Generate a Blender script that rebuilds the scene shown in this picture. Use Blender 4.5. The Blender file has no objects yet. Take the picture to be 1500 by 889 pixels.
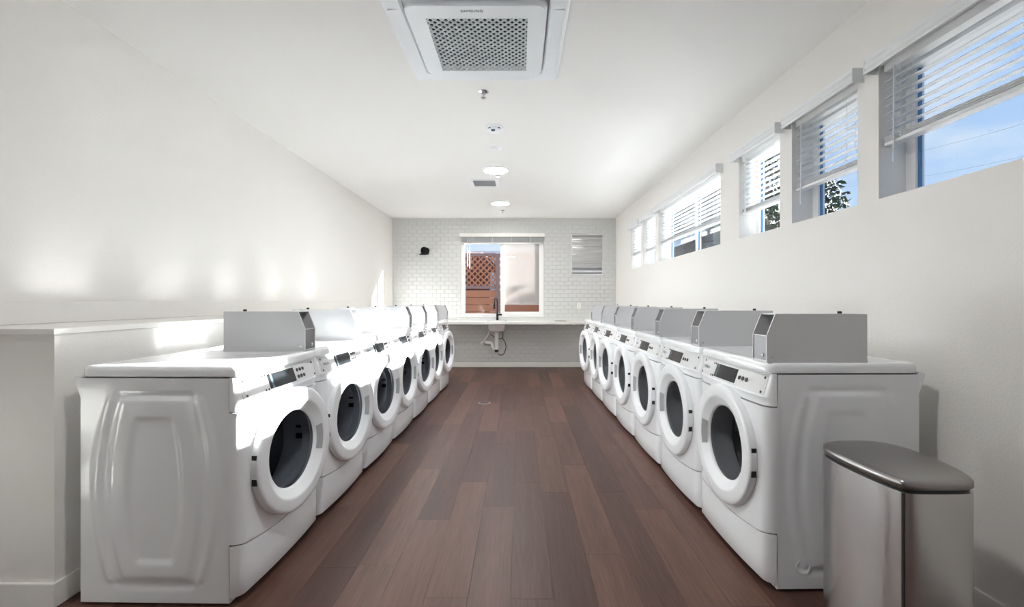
import bpy, bmesh, math, random
from mathutils import Vector, Matrix
random.seed(7)
S = bpy.context.scene
COL = S.collection
PI = math.pi
H_ROOM = 2.833          # ceiling height
XL, XR = -2.40, 1.845   # left and right wall faces
YB, YF = 8.585, -2.40   # back wall face, wall behind the camera

# ------------------------------------------------------------------ camera
cam_d = bpy.data.cameras.new('camera')
cam_d.sensor_width = 36.0
cam_d.lens = 660.0 / 1500.0 * 36.0
cam_d.shift_x = -10.0 / 1500.0
cam_d.shift_y = -3.0 / 1500.0
cam_d.clip_start = 0.05
cam = bpy.data.objects.new('camera', cam_d)
cam.location = (0, 0, 1.25)
cam.rotation_euler = (PI / 2, 0, 0)
COL.objects.link(cam)
S.camera = cam

# ------------------------------------------------------------------ view
S.view_settings.view_transform = 'Standard'
S.view_settings.look = 'None'
S.view_settings.gamma = 1.0
S.view_settings.use_curve_mapping = False
S.view_settings.exposure = 1.46
try:
    S.cycles.use_denoising = True
    S.cycles.max_bounces = 16
    S.cycles.diffuse_bounces = 10
    S.cycles.glossy_bounces = 6
    S.cycles.transmission_bounces = 8
    S.cycles.transparent_max_bounces = 24
    S.cycles.sample_clamp_indirect = 150.0
    S.cycles.blur_glossy = 0.3
except Exception:
    pass

# ------------------------------------------------------------------ sky
world = bpy.data.worlds.new('sky')
S.world = world
world.use_nodes = True
wn = world.node_tree
wn.nodes.clear()
w_out = wn.nodes.new('ShaderNodeOutputWorld')
w_bg = wn.nodes.new('ShaderNodeBackground')
w_tc = wn.nodes.new('ShaderNodeTexCoord')
w_sep = wn.nodes.new('ShaderNodeSeparateXYZ')
w_ramp = wn.nodes.new('ShaderNodeValToRGB')
w_ramp.color_ramp.elements[0].position = 0.0
w_ramp.color_ramp.elements[0].color = (0.70, 0.84, 1.0, 1)
w_ramp.color_ramp.elements[1].position = 0.65
w_ramp.color_ramp.elements[1].color = (0.16, 0.42, 0.95, 1)
w_map = wn.nodes.new('ShaderNodeMapping')
w_map.inputs['Scale'].default_value = (1.6, 1.6, 5.0)
w_noise = wn.nodes.new('ShaderNodeTexNoise')
w_noise.inputs['Scale'].default_value = 2.2
w_noise.inputs['Detail'].default_value = 7
w_noise.inputs['Roughness'].default_value = 0.6
w_cr = wn.nodes.new('ShaderNodeValToRGB')
w_cr.color_ramp.elements[0].position = 0.46
w_cr.color_ramp.elements[0].color = (0, 0, 0, 1)
w_cr.color_ramp.elements[1].position = 0.72
w_cr.color_ramp.elements[1].color = (0.75, 0.75, 0.75, 1)
w_mix = wn.nodes.new('ShaderNodeMixRGB')
w_mix.inputs[2].default_value = (0.93, 0.97, 1.0, 1)
L = wn.links.new
L(w_tc.outputs['Generated'], w_sep.inputs[0])
L(w_sep.outputs['Z'], w_ramp.inputs[0])
L(w_tc.outputs['Generated'], w_map.inputs[0])
L(w_map.outputs[0], w_noise.inputs['Vector'])
L(w_noise.outputs[0], w_cr.inputs[0])
L(w_cr.outputs[0], w_mix.inputs[0])
L(w_ramp.outputs[0], w_mix.inputs[1])
L(w_mix.outputs[0], w_bg.inputs[0])
w_bg.inputs[1].default_value = 0.38
L(w_bg.outputs[0], w_out.inputs[0])

# ------------------------------------------------------------------ sun
sun_d = bpy.data.lights.new('sun', 'SUN')
sun_d.energy = 28.0
sun_d.angle = math.radians(0.6)
sun_d.color = (1.0, 0.985, 0.965)
sun = bpy.data.objects.new('sun', sun_d)
sun.rotation_euler = Vector((-1.0, -0.48, -0.374)).to_track_quat('-Z', 'Y').to_euler()
sun.location = (12, 10, 8)
COL.objects.link(sun)
LAMP = 47.0             # radiance of the ceiling discs

# ================================================================== materials
def new_mat(name):
    m = bpy.data.materials.new(name)
    m.use_nodes = True
    return m, m.node_tree, m.node_tree.nodes['Principled BSDF']

def mat(name, col, rough=0.5, metal=0.0, coat=0.0, bump=0.0, bscale=200.0, var=0.0, vscale=3.0, spec=0.5, stretch=None):
    m, t, b = new_mat(name)
    b.inputs['Base Color'].default_value = (*col, 1)
    b.inputs['Roughness'].default_value = rough
    b.inputs['Metallic'].default_value = metal
    b.inputs['Specular IOR Level'].default_value = spec
    if coat:
        b.inputs['Coat Weight'].default_value = coat
        b.inputs['Coat Roughness'].default_value = 0.05
    tc = t.nodes.new('ShaderNodeTexCoord')
    src = tc.outputs['Object']
    if stretch:
        mp = t.nodes.new('ShaderNodeMapping')
        mp.inputs['Scale'].default_value = stretch
        t.links.new(src, mp.inputs[0])
        src = mp.outputs[0]
    if var:
        n = t.nodes.new('ShaderNodeTexNoise')
        n.inputs['Scale'].default_value = vscale
        n.inputs['Detail'].default_value = 4
        t.links.new(src, n.inputs['Vector'])
        mx = t.nodes.new('ShaderNodeMixRGB')
        mx.inputs[1].default_value = (*[max(0, c * (1 - var)) for c in col], 1)
        mx.inputs[2].default_value = (*[min(1, c * (1 + var)) for c in col], 1)
        t.links.new(n.outputs[0], mx.inputs[0])
        t.links.new(mx.outputs[0], b.inputs['Base Color'])
    if bump:
        n = t.nodes.new('ShaderNodeTexNoise')
        n.inputs['Scale'].default_value = bscale
        n.inputs['Detail'].default_value = 3
        t.links.new(src, n.inputs['Vector'])
        bp = t.nodes.new('ShaderNodeBump')
        bp.inputs['Strength'].default_value = bump
        bp.inputs['Distance'].default_value = 0.004
        t.links.new(n.outputs[0], bp.inputs['Height'])
        t.links.new(bp.outputs[0], b.inputs['Normal'])
    return m

M = {}
M['wall'] = mat('painted_wall', (0.80, 0.785, 0.762), 0.62, bump=0.35, bscale=120, spec=0.3)
M['ceiling'] = mat('painted_ceiling', (0.88, 0.875, 0.865), 0.7, bump=0.25, bscale=140, spec=0.2)
M['taupe'] = mat('taupe_wall', (0.42, 0.37, 0.32), 0.7, bump=0.3, bscale=120)
M['trim'] = mat('trim_paint', (0.86, 0.85, 0.82), 0.4)
M['tile'] = mat('glazed_tile', (0.65, 0.655, 0.65), 0.42, var=0.03, vscale=1.5)
M['grout'] = mat('grout', (0.54, 0.54, 0.53), 0.9)
M['enamel'] = mat('white_enamel', (0.90, 0.92, 0.945), 0.13, var=0.01)
M['plastic'] = mat('white_plastic', (0.905, 0.925, 0.95), 0.28, var=0.01)
M['lid'] = mat('lid_enamel', (0.90, 0.92, 0.945), 0.13, var=0.01)
M['plate'] = mat('control_plate', (0.74, 0.75, 0.76), 0.35, var=0.01)
M['coin'] = mat('coin_box_paint', (0.66, 0.665, 0.68), 0.28, metal=0.25, var=0.02)
M['coin_edge'] = mat('coin_box_edge', (0.8, 0.8, 0.82), 0.3)
M['coin_front'] = mat('coin_box_front', (0.30, 0.305, 0.32), 0.35, metal=0.4, var=0.03)
M['coin_in'] = mat('coin_box_inside', (0.30, 0.30, 0.31), 0.45, metal=0.4)
M['black'] = mat('black_plastic', (0.012, 0.012, 0.013), 0.35)
M['display'] = mat('display_glass', (0.010, 0.013, 0.016), 0.22, spec=0.3)
M['display_band'] = mat('display_band', (0.10, 0.14, 0.18), 0.2)
M['logo'] = mat('logo_print', (0.25, 0.27, 0.32), 0.4)
M['gasket'] = mat('gasket_grey', (0.60, 0.61, 0.63), 0.3, metal=0.2)
M['drum'] = mat('drum_steel', (0.26, 0.26, 0.27), 0.4, metal=0.5, bump=0.3, bscale=60)
M['drum_pale'] = mat('dryer_drum', (0.42, 0.42, 0.43), 0.4, metal=0.3, bump=0.2, bscale=60)
M['vane'] = mat('drum_vane', (0.55, 0.56, 0.58), 0.3, metal=0.3)
M['handle'] = mat('handle_grey', (0.42, 0.43, 0.45), 0.45)
M['rubber'] = mat('rubber_foot', (0.05, 0.05, 0.05), 0.8)
M['counter'] = mat('laminate_white', (0.83, 0.82, 0.79), 0.3, var=0.02)
M['frame'] = mat('vinyl_frame', (0.88, 0.88, 0.88), 0.35)
M['seal'] = mat('glazing_seal', (0.08, 0.22, 0.42), 0.4)
M['ac'] = mat('ac_plastic', (0.88, 0.915, 0.95), 0.35)
M['ac_dark'] = mat('ac_dark_inside', (0.012, 0.014, 0.018), 0.7)
M['ac_mid'] = mat('ac_filter_bar', (0.09, 0.10, 0.12), 0.6)
M['ac_print'] = mat('ac_print', (0.10, 0.11, 0.13), 0.5)
M['chrome'] = mat('chrome', (0.75, 0.76, 0.78), 0.12, metal=1.0)
M['steel_grey'] = mat('vent_grey', (0.30, 0.31, 0.31), 0.5, metal=0.3)
M['vent_back'] = mat('vent_backing', (0.12, 0.12, 0.12), 0.7)
M['pvc'] = mat('pvc_pipe', (0.78, 0.78, 0.77), 0.35)
M['sink'] = mat('sink_ceramic', (0.78, 0.77, 0.75), 0.2)
M['hose'] = mat('hose_grey', (0.06, 0.06, 0.07), 0.5)
M['sconce'] = mat('sconce_black', (0.008, 0.008, 0.009), 0.6, spec=0.25)
M['ground'] = mat('outdoor_asphalt', (0.17, 0.165, 0.16), 0.9, var=0.15, vscale=1.2)
M['cedar'] = mat('cedar_wood', (0.17, 0.060, 0.028), 0.65, var=0.25, vscale=6, stretch=(1, 4, 14))
M['cedar_post'] = mat('stained_post', (0.10, 0.06, 0.06), 0.7, var=0.2, vscale=8)
M['red_wall'] = mat('red_siding', (0.09, 0.03, 0.024), 0.8, var=0.15, vscale=5)
M['corrugated'] = mat('white_corrugated', (0.80, 0.83, 0.86), 0.5)
M['bark'] = mat('bark', (0.10, 0.075, 0.055), 0.9, var=0.3, vscale=9)
M['leaf'] = mat('leaf_green', (0.026, 0.046, 0.022), 0.7, var=0.45, vscale=2.5, spec=0.1)
M['siding'] = mat('grey_siding', (0.20, 0.21, 0.21), 0.8, var=0.1)
M['wire'] = mat('wire', (0.25, 0.27, 0.3), 0.6)
M['lens'] = mat('clear_lens', (0.85, 0.88, 0.9), 0.15)

# slat vinyl, a little translucent
def slat_mat():
    m, t, b = new_mat('slat_vinyl')
    b.inputs['Base Color'].default_value = (0.76, 0.775, 0.79, 1)
    b.inputs['Roughness'].default_value = 0.4
    tr = t.nodes.new('ShaderNodeBsdfTranslucent')
    tr.inputs[0].default_value = (0.85, 0.86, 0.86, 1)
    mx = t.nodes.new('ShaderNodeMixShader')
    mx.inputs[0].default_value = 0.05
    t.links.new(b.outputs[0], mx.inputs[1])
    t.links.new(tr.outputs[0], mx.inputs[2])
    t.links.new(mx.outputs[0], t.nodes['Material Output'].inputs[0])
    return m
M['slat'] = slat_mat()
M['slat_grey'] = mat('slat_grey', (0.62, 0.61, 0.61), 0.5)

def glass_mat(name, tint, ior=1.5, rough=0.0, mult=1.0):
    m = bpy.data.materials.new(name)
    m.use_nodes = True
    t = m.node_tree
    t.nodes.clear()
    out = t.nodes.new('ShaderNodeOutputMaterial')
    tr = t.nodes.new('ShaderNodeBsdfTransparent')
    tr.inputs[0].default_value = (*tint, 1)
    gl = t.nodes.new('ShaderNodeBsdfGlossy')
    gl.inputs['Roughness'].default_value = rough
    gl.inputs[0].default_value = (1, 1, 1, 1)
    fr = t.nodes.new('ShaderNodeFresnel')
    fr.inputs[0].default_value = ior
    mu = t.nodes.new('ShaderNodeMath')
    mu.operation = 'MULTIPLY'
    mu.use_clamp = True
    mu.inputs[1].default_value = mult
    t.links.new(fr.outputs[0], mu.inputs[0])
    # only the outer face of a sheet reflects, its inner face lets light out
    geo = t.nodes.new('ShaderNodeNewGeometry')
    inv = t.nodes.new('ShaderNodeMath')
    inv.operation = 'SUBTRACT'
    inv.inputs[0].default_value = 1.0
    t.links.new(geo.outputs['Backfacing'], inv.inputs[1])
    m2 = t.nodes.new('ShaderNodeMath')
    m2.operation = 'MULTIPLY'
    t.links.new(mu.outputs[0], m2.inputs[0])
    t.links.new(inv.outputs[0], m2.inputs[1])
    mx = t.nodes.new('ShaderNodeMixShader')
    t.links.new(m2.outputs[0], mx.inputs[0])
    t.links.new(tr.outputs[0], mx.inputs[1])
    t.links.new(gl.outputs[0], mx.inputs[2])
    t.links.new(mx.outputs[0], out.inputs[0])
    return m
M['glass'] = glass_mat('window_glass', (0.95, 0.97, 0.97), 1.45)
M['door_glass'] = glass_mat('dark_door_glass', (0.47, 0.49, 0.52), 1.5, 0.02, 1.6)
M['dryer_glass'] = glass_mat('dryer_door_glass', (0.66, 0.68, 0.70), 1.5, 0.02, 1.6)

def film_mat(name, amount, col, tl_amount=0.2):
    m, t, b = new_mat(name)
    b.inputs['Base Color'].default_value = (*col, 1)
    b.inputs['Roughness'].default_value = 0.7
    tl = t.nodes.new('ShaderNodeBsdfTranslucent')
    tl.inputs[0].default_value = (*col, 1)
    m1 = t.nodes.new('ShaderNodeMixShader')
    m1.inputs[0].default_value = tl_amount
    t.links.new(b.outputs[0], m1.inputs[1])
    t.links.new(tl.outputs[0], m1.inputs[2])
    tr = t.nodes.new('ShaderNodeBsdfTransparent')
    mx = t.nodes.new('ShaderNodeMixShader')
    mx.inputs[0].default_value = amount
    t.links.new(tr.outputs[0], mx.inputs[1])
    t.links.new(m1.outputs[0], mx.inputs[2])
    t.links.new(mx.outputs[0], t.nodes['Material Output'].inputs[0])
    return m
M['screen'] = film_mat('insect_screen', 0.6, (0.60, 0.55, 0.53), 0.08)
M['frost'] = film_mat('obscure_glass', 0.9, (0.6, 0.6, 0.6), 0.4)

def emit_mat(name, col, strength):
    m, t, b = new_mat(name)
    b.inputs['Base Color'].default_value = (0.9, 0.9, 0.9, 1)
    b.inputs['Emission Color'].default_value = (*col, 1)
    b.inputs['Emission Strength'].default_value = strength
    return m

def plank_mat():
    m, t, b = new_mat('vinyl_plank')
    N, LK = t.nodes.new, t.links.new
    geo = N('ShaderNodeNewGeometry')
    info = N('ShaderNodeObjectInfo')
    off = N('ShaderNodeVectorMath'); off.operation = 'SCALE'
    comb = N('ShaderNodeCombineXYZ')
    LK(info.outputs['Random'], comb.inputs[0]); LK(info.outputs['Random'], comb.inputs[1])
    LK(comb.outputs[0], off.inputs[0]); off.inputs['Scale'].default_value = 37.0
    add = N('ShaderNodeVectorMath'); add.operation = 'ADD'
    LK(geo.outputs['Position'], add.inputs[0]); LK(off.outputs[0], add.inputs[1])
    mp = N('ShaderNodeMapping'); mp.inputs['Scale'].default_value = (30.0, 1.1, 1.0)
    LK(add.outputs[0], mp.inputs[0])
    n1 = N('ShaderNodeTexNoise'); n1.inputs['Scale'].default_value = 1.0; n1.inputs['Detail'].default_value = 8
    n1.inputs['Roughness'].default_value = 0.65; n1.inputs['Distortion'].default_value = 0.6
    LK(mp.outputs[0], n1.inputs['Vector'])
    mp2 = N('ShaderNodeMapping'); mp2.inputs['Scale'].default_value = (9.0, 0.7, 1.0)
    LK(add.outputs[0], mp2.inputs[0])
    n2 = N('ShaderNodeTexNoise'); n2.inputs['Scale'].default_value = 1.0; n2.inputs['Detail'].default_value = 3
    LK(mp2.outputs[0], n2.inputs['Vector'])
    mp3 = N('ShaderNodeMapping'); mp3.inputs['Scale'].default_value = (160.0, 5.0, 1.0)
    LK(add.outputs[0], mp3.inputs[0])
    n3 = N('ShaderNodeTexNoise'); n3.inputs['Scale'].default_value = 1.0; n3.inputs['Detail'].default_value = 4
    LK(mp3.outputs[0], n3.inputs['Vector'])
    base = N('ShaderNodeValToRGB')
    e = base.color_ramp.elements
    e[0].position = 0.0; e[0].color = (0.038, 0.019, 0.0155, 1)
    e[1].position = 1.0; e[1].color = (0.150, 0.074, 0.053, 1)
    x = base.color_ramp.elements.new(0.5); x.color = (0.082, 0.039, 0.030, 1)
    s1 = N('ShaderNodeMath'); s1.operation = 'MULTIPLY_ADD'; s1.inputs[1].default_value = 0.6; s1.inputs[2].default_value = -0.22
    LK(info.outputs['Random'], s1.inputs[0])
    s2 = N('ShaderNodeMath'); s2.operation = 'MULTIPLY_ADD'; s2.inputs[1].default_value = 0.75
    LK(n1.outputs[0], s2.inputs[0]); LK(s1.outputs[0], s2.inputs[2])
    s3 = N('ShaderNodeMath'); s3.operation = 'MULTIPLY_ADD'; s3.inputs[1].default_value = 0.65
    LK(n2.outputs[0], s3.inputs[0]); LK(s2.outputs[0], s3.inputs[2])
    s4 = N('ShaderNodeMath'); s4.operation = 'SUBTRACT'; s4.inputs[1].default_value = 0.10
    LK(s3.outputs[0], s4.inputs[0])
    LK(s4.outputs[0], base.inputs[0])
    gr = N('ShaderNodeMixRGB'); gr.blend_type = 'MULTIPLY'; gr.inputs[0].default_value = 0.75
    cr = N('ShaderNodeValToRGB'); cr.color_ramp.elements[0].position = 0.3; cr.color_ramp.elements[0].color = (0.6, 0.6, 0.6, 1)
    cr.color_ramp.elements[1].position = 0.6; cr.color_ramp.elements[1].color = (1.05, 1.05, 1.05, 1)
    LK(n3.outputs[0], cr.inputs[0])
    LK(base.outputs[0], gr.inputs[1]); LK(cr.outputs[0], gr.inputs[2])
    LK(gr.outputs[0], b.inputs['Base Color'])
    b.inputs['Roughness'].default_value = 0.42
    b.inputs['Specular IOR Level'].default_value = 0.32
    bp = N('ShaderNodeBump'); bp.inputs['Strength'].default_value = 0.25; bp.inputs['Distance'].default_value = 0.002
    LK(n3.outputs[0], bp.inputs['Height']); LK(bp.outputs[0], b.inputs['Normal'])
    return m
M['plank'] = plank_mat()
M['subfloor'] = mat('plank_joint', (0.03, 0.018, 0.015), 0.8)

def steel_mat():
    m, t, b = new_mat('brushed_steel')
    b.inputs['Metallic'].default_value = 1.0
    b.inputs['Base Color'].default_value = (0.60, 0.59, 0.59, 1)
    b.inputs['Roughness'].default_value = 0.27
    b.inputs['Anisotropic'].default_value = 0.85
    b.inputs['Anisotropic Rotation'].default_value = 0.25
    tg = t.nodes.new('ShaderNodeTangent')
    tg.direction_type = 'RADIAL'
    tg.axis = 'Z'
    t.links.new(tg.outputs[0], b.inputs['Tangent'])
    tc = t.nodes.new('ShaderNodeTexCoord')
    mp = t.nodes.new('ShaderNodeMapping')
    mp.inputs['Scale'].default_value = (3.0, 3.0, 900.0)
    n = t.nodes.new('ShaderNodeTexNoise')
    n.inputs['Scale'].default_value = 1.0
    n.inputs['Detail'].default_value = 3
    bp = t.nodes.new('ShaderNodeBump')
    bp.inputs['Strength'].default_value = 0.10
    bp.inputs['Distance'].default_value = 0.001
    t.links.new(tc.outputs['Object'], mp.inputs[0])
    t.links.new(mp.outputs[0], n.inputs['Vector'])
    t.links.new(n.outputs[0], bp.inputs['Height'])
    t.links.new(bp.outputs[0], b.inputs['Normal'])
    return m
M['steel'] = steel_mat()
M['steel_lid'] = mat('lid_steel', (0.36, 0.345, 0.34), 0.28, metal=1.0, bump=0.05, bscale=300, stretch=(1, 12, 1))

# ================================================================== mesh helpers
class MB:
    """collects vertices and faces for one mesh object"""
    def __init__(s):
        s.v, s.f = [], []
    def add(s, vs, fs):
        o = len(s.v)
        s.v += [tuple(p) for p in vs]
        s.f += [tuple(i + o for i in f) for f in fs]
        return s
    def box(s, x0, x1, y0, y1, z0, z1):
        return s.add([(x0, y0, z0), (x1, y0, z0), (x1, y1, z0), (x0, y1, z0), (x0, y0, z1), (x1, y0, z1), (x1, y1, z1), (x0, y1, z1)],
                     [(3, 2, 1, 0), (4, 5, 6, 7), (0, 1, 5, 4), (1, 2, 6, 5), (2, 3, 7, 6), (3, 0, 4, 7)])
    def bar(s, a, b, w, h, up=(0, 0, 1)):
        a, b = Vector(a), Vector(b)
        d = (b - a).normalized()
        r = d.cross(Vector(up))
        if r.length < 1e-5:
            r = d.cross(Vector((1, 0, 0)))
        r.normalize()
        u = r.cross(d)
        vs = []
        for p in (a, b):
            for (i, j) in ((-1, -1), (1, -1), (1, 1), (-1, 1)):
                vs.append(p + r * (i * w / 2) + u * (j * h / 2))
        return s.add(vs, [(3, 2, 1, 0), (4, 5, 6, 7), (0, 1, 5, 4), (1, 2, 6, 5), (2, 3, 7, 6), (3, 0, 4, 7)])
    def tube(s, pts, r, n=10, caps=True):
        pts = [Vector(p) for p in pts]
        rs = r if isinstance(r, (list, tuple)) else [r] * len(pts)
        vs, fs = [], []
        prev = None
        for k, p in enumerate(pts):
            if k == 0: d = pts[1] - pts[0]
            elif k == len(pts) - 1: d = pts[-1] - pts[-2]
            else: d = pts[k + 1] - pts[k - 1]
            d.normalize()
            ref = prev if prev is not None else (Vector((0, 0, 1)) if abs(d.z) < 0.9 else Vector((1, 0, 0)))
            u = (ref - d * ref.dot(d))
            if u.length < 1e-5: u = d.orthogonal()
            u.normalize()
            prev = u
            w = d.cross(u)
            for i in range(n):
                a = 2 * PI * i / n
                vs.append(p + u * (math.cos(a) * rs[k]) + w * (math.sin(a) * rs[k]))
        for k in range(len(pts) - 1):
            for i in range(n):
                j = (i + 1) % n
                fs.append((k * n + i, k * n + j, (k + 1) * n + j, (k + 1) * n + i))
        if caps:
            fs.append(tuple(range(n - 1, -1, -1)))
            fs.append(tuple((len(pts) - 1) * n + i for i in range(n)))
        return s.add(vs, fs)
    def lathe(s, prof, n=48, axis='Z', c=(0, 0, 0), cap0=False, cap1=False):
        """prof: list of (r, h) along the axis"""
        vs, fs = [], []
        for (r, h) in prof:
            for i in range(n):
                a = 2 * PI * i / n
                u, w = math.cos(a) * r, math.sin(a) * r
                if axis == 'Z': p = (u, w, h)
                elif axis == 'Y': p = (u, h, w)
                else: p = (h, u, w)
                vs.append((p[0] + c[0], p[1] + c[1], p[2] + c[2]))
        for k in range(len(prof) - 1):
            for i in range(n):
                j = (i + 1) % n
                fs.append((k * n + i, k * n + j, (k + 1) * n + j, (k + 1) * n + i))
        if cap0: fs.append(tuple(range(n)))
        if cap1: fs.append(tuple((len(prof) - 1) * n + i for i in range(n)))
        return s.add(vs, fs)
    def loft(s, rings, closed=True, cap=True):
        n = len(rings[0])
        vs = [p for r in rings for p in r]
        fs = []
        for k in range(len(rings) - 1):
            for i in range(n if closed else n - 1):
                j = (i + 1) % n
                fs.append((k * n + i, k * n + j, (k + 1) * n + j, (k + 1) * n + i))
        if cap and closed:
            fs.append(tuple(range(n - 1, -1, -1)))
            fs.append(tuple((len(rings) - 1) * n + i for i in range(n)))
        return s.add(vs, fs)
    def mesh(s, name, material, smooth=None, bevel=0.0, seg=2):
        me = bpy.data.meshes.new(name)
        me.from_pydata(s.v, [], s.f)
        bm = bmesh.new()
        bm.from_mesh(me)
        if bevel:
            es = [e for e in bm.edges if len(e.link_faces) == 2 and e.calc_face_angle(0) > 0.7]
            bmesh.ops.bevel(bm, geom=es, offset=bevel, segments=seg, profile=0.5, affect='EDGES', clamp_overlap=True)
        bmesh.ops.recalc_face_normals(bm, faces=bm.faces)
        bm.to_mesh(me)
        bm.free()
        if material is not None:
            me.materials.append(material)
        if smooth is not None:
            for p in me.polygons: p.use_smooth = True
            me.set_sharp_from_angle(angle=math.radians(smooth))
        return me
    def build(s, name, material, parent=None, smooth=None, bevel=0.0, seg=2):
        return link(name, s.mesh(name, material, smooth, bevel, seg), parent)

def link(name, me, parent=None, loc=None):
    o = bpy.data.objects.new(name, me)
    COL.objects.link(o)
    if parent is not None: o.parent = parent
    if loc is not None: o.location = loc
    return o

def tag(o, label=None, cat=None, group=None, kind=None):
    if label: o['label'] = label
    if cat: o['category'] = cat
    if group: o['group'] = group
    if kind: o['kind'] = kind
    return o

def empty(name, loc=(0, 0, 0), rz=0.0):
    o = bpy.data.objects.new(name, None)
    o.empty_display_size = 0.1
    o.location = loc
    o.rotation_euler = (0, 0, rz)
    COL.objects.link(o)
    return o

KIDS = {}
def copy_tree(o, parent=None):
    c = o.copy()
    COL.objects.link(c)
    c.parent = parent
    for ch in o.children:
        copy_tree(ch, c)
    return c

def text_mesh(body, size, extrude, material):
    cu = bpy.data.curves.new('lettering', 'FONT')
    cu.body = body
    cu.size = size
    cu.extrude = extrude
    cu.align_x = 'CENTER'
    cu.align_y = 'CENTER'
    ob = bpy.data.objects.new('lettering_source', cu)
    COL.objects.link(ob)
    dg = bpy.context.evaluated_depsgraph_get()
    me = bpy.data.meshes.new_from_object(ob.evaluated_get(dg))
    bpy.data.objects.remove(ob)
    me.materials.clear()
    me.materials.append(material)
    return me

def smooth01(e0, e1, x):
    t = max(0.0, min(1.0, (x - e0) / (e1 - e0)))
    return t * t * (3 - 2 * t)

# ================================================================== the room
fl = MB().box(XL - 0.15, XR + 0.2, YF - 0.15, YB + 0.15, -0.12, -0.0065).box(-5.75, XL - 0.15, YF - 0.15, 1.05, -0.12, 0.0).build('floor', M['subfloor'])
tag(fl, kind='structure', label='dark brown vinyl plank floor running down the aisle', cat='floor')
PW, PL = 0.182, 1.22
plank_me = MB().box(-PW / 2 + 0.0006, PW / 2 - 0.0006, -PL / 2 + 0.0006, PL / 2 - 0.0006, -0.006, 0).mesh('plank', M['plank'])
nx = int(math.ceil((XR - XL) / PW))
rp = random.Random(3)
for i in range(nx):
    x0 = XL + i * PW
    x1 = min(x0 + PW, XR)
    y = YF - rp.uniform(0.1, PL - 0.1)
    while y < YB:
        a, b = max(y, YF), min(y + PL, YB)
        if b - a > 0.02:
            p = link('plank', plank_me, fl, ((x0 + x1) / 2, (a + b) / 2, 0))
            p.scale = ((x1 - x0) / PW, (b - a) / PL, 1)
        y += PL

ce = MB().box(XL - 0.15, XR + 0.2, YF - 0.15, YB + 0.15, H_ROOM, H_ROOM + 0.2).box(-5.75, XL - 0.15, YF - 0.15, 1.05, H_ROOM, H_ROOM + 0.2).build('ceiling', M['ceiling'])
tag(ce, kind='structure', label='smooth off-white ceiling', cat='ceiling')
SIDE_X, SIDE_Y = -5.6, 0.9      # unseen side room, added left of the camera to dim the near end
wl = MB().box(XL - 0.15, XL, SIDE_Y, YB, -0.05, H_ROOM).build('wall_left', M['wall'])
tag(wl, kind='structure', label='off-white painted wall behind the washers', cat='wall')

# right wall with six high windows (far to near: y0, y1)
WZ0, WZ1 = 1.775, 2.46
WIN = [(0.48, 2.31), (2.455, 3.044), (3.184, 3.774), (4.125, 5.955), (6.09, 6.68), (6.82, 7.41)]
WT = 0.19
wr = MB()
wr.box(XR, XR + WT, YF, YB, -0.05, WZ0)
wr.box(XR, XR + WT, YF, YB, WZ1, H_ROOM)
yy = YF
for (a, b) in WIN:
    wr.box(XR, XR + WT, yy, a, WZ0, WZ1)
    yy = b
wr.box(XR, XR + WT, yy, YB, WZ0, WZ1)
tag(wr.build('wall_right', M['wall']), kind='structure', label='off-white painted wall with high windows behind the dryers', cat='wall')

# back wall with window and small window; tiles proud of it
BWX0, BWX1, BWZ0, BWZ1 = -1.105, 0.470, 0.985, 2.475
SWX0, SWX1, SWZ0, SWZ1 = 1.00, 1.622, 1.755, 2.54
wb = MB()
Y0, Y1 = YB + 0.006, YB + 0.16
wb.box(XL - 0.15, BWX0, Y0, Y1, -0.05, H_ROOM)
wb.box(BWX0, BWX1, Y0, Y1, -0.05, BWZ0)
wb.box(BWX0, BWX1, Y0, Y1, BWZ1, H_ROOM)
wb.box(BWX1, SWX0, Y0, Y1, -0.05, H_ROOM)
wb.box(SWX0, SWX1, Y0, Y1, -0.05, SWZ0)
wb.box(SWX0, SWX1, Y0, Y1, SWZ1, H_ROOM)
wb.box(SWX1, XR + WT, Y0, Y1, -0.05, H_ROOM)
wbo = tag(wb.build('wall_back', M['grout']), kind='structure', label='white subway tiled end wall with the window over the sink', cat='wall')
TW, TH, TG = 0.152, 0.0765, 0.0022
def tile_box(mb, x0, x1, z0, z1):
    e = 0.0015
    mb.add([(x0, Y0, z0), (x1, Y0, z0), (x1, Y0, z1), (x0, Y0, z1),
            (x0 + e, YB, z0 + e), (x1 - e, YB, z0 + e), (x1 - e, YB, z1 - e), (x0 + e, YB, z1 - e)],
           [(4, 5, 6, 7), (0, 1, 5, 4), (1, 2, 6, 5), (2, 3, 7, 6), (3, 0, 4, 7)])
full, rest = [], MB()
openings = [(BWX0, BWX1, BWZ0, BWZ1), (SWX0, SWX1, SWZ0, SWZ1)]
row = 0
z = 0.105
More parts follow.
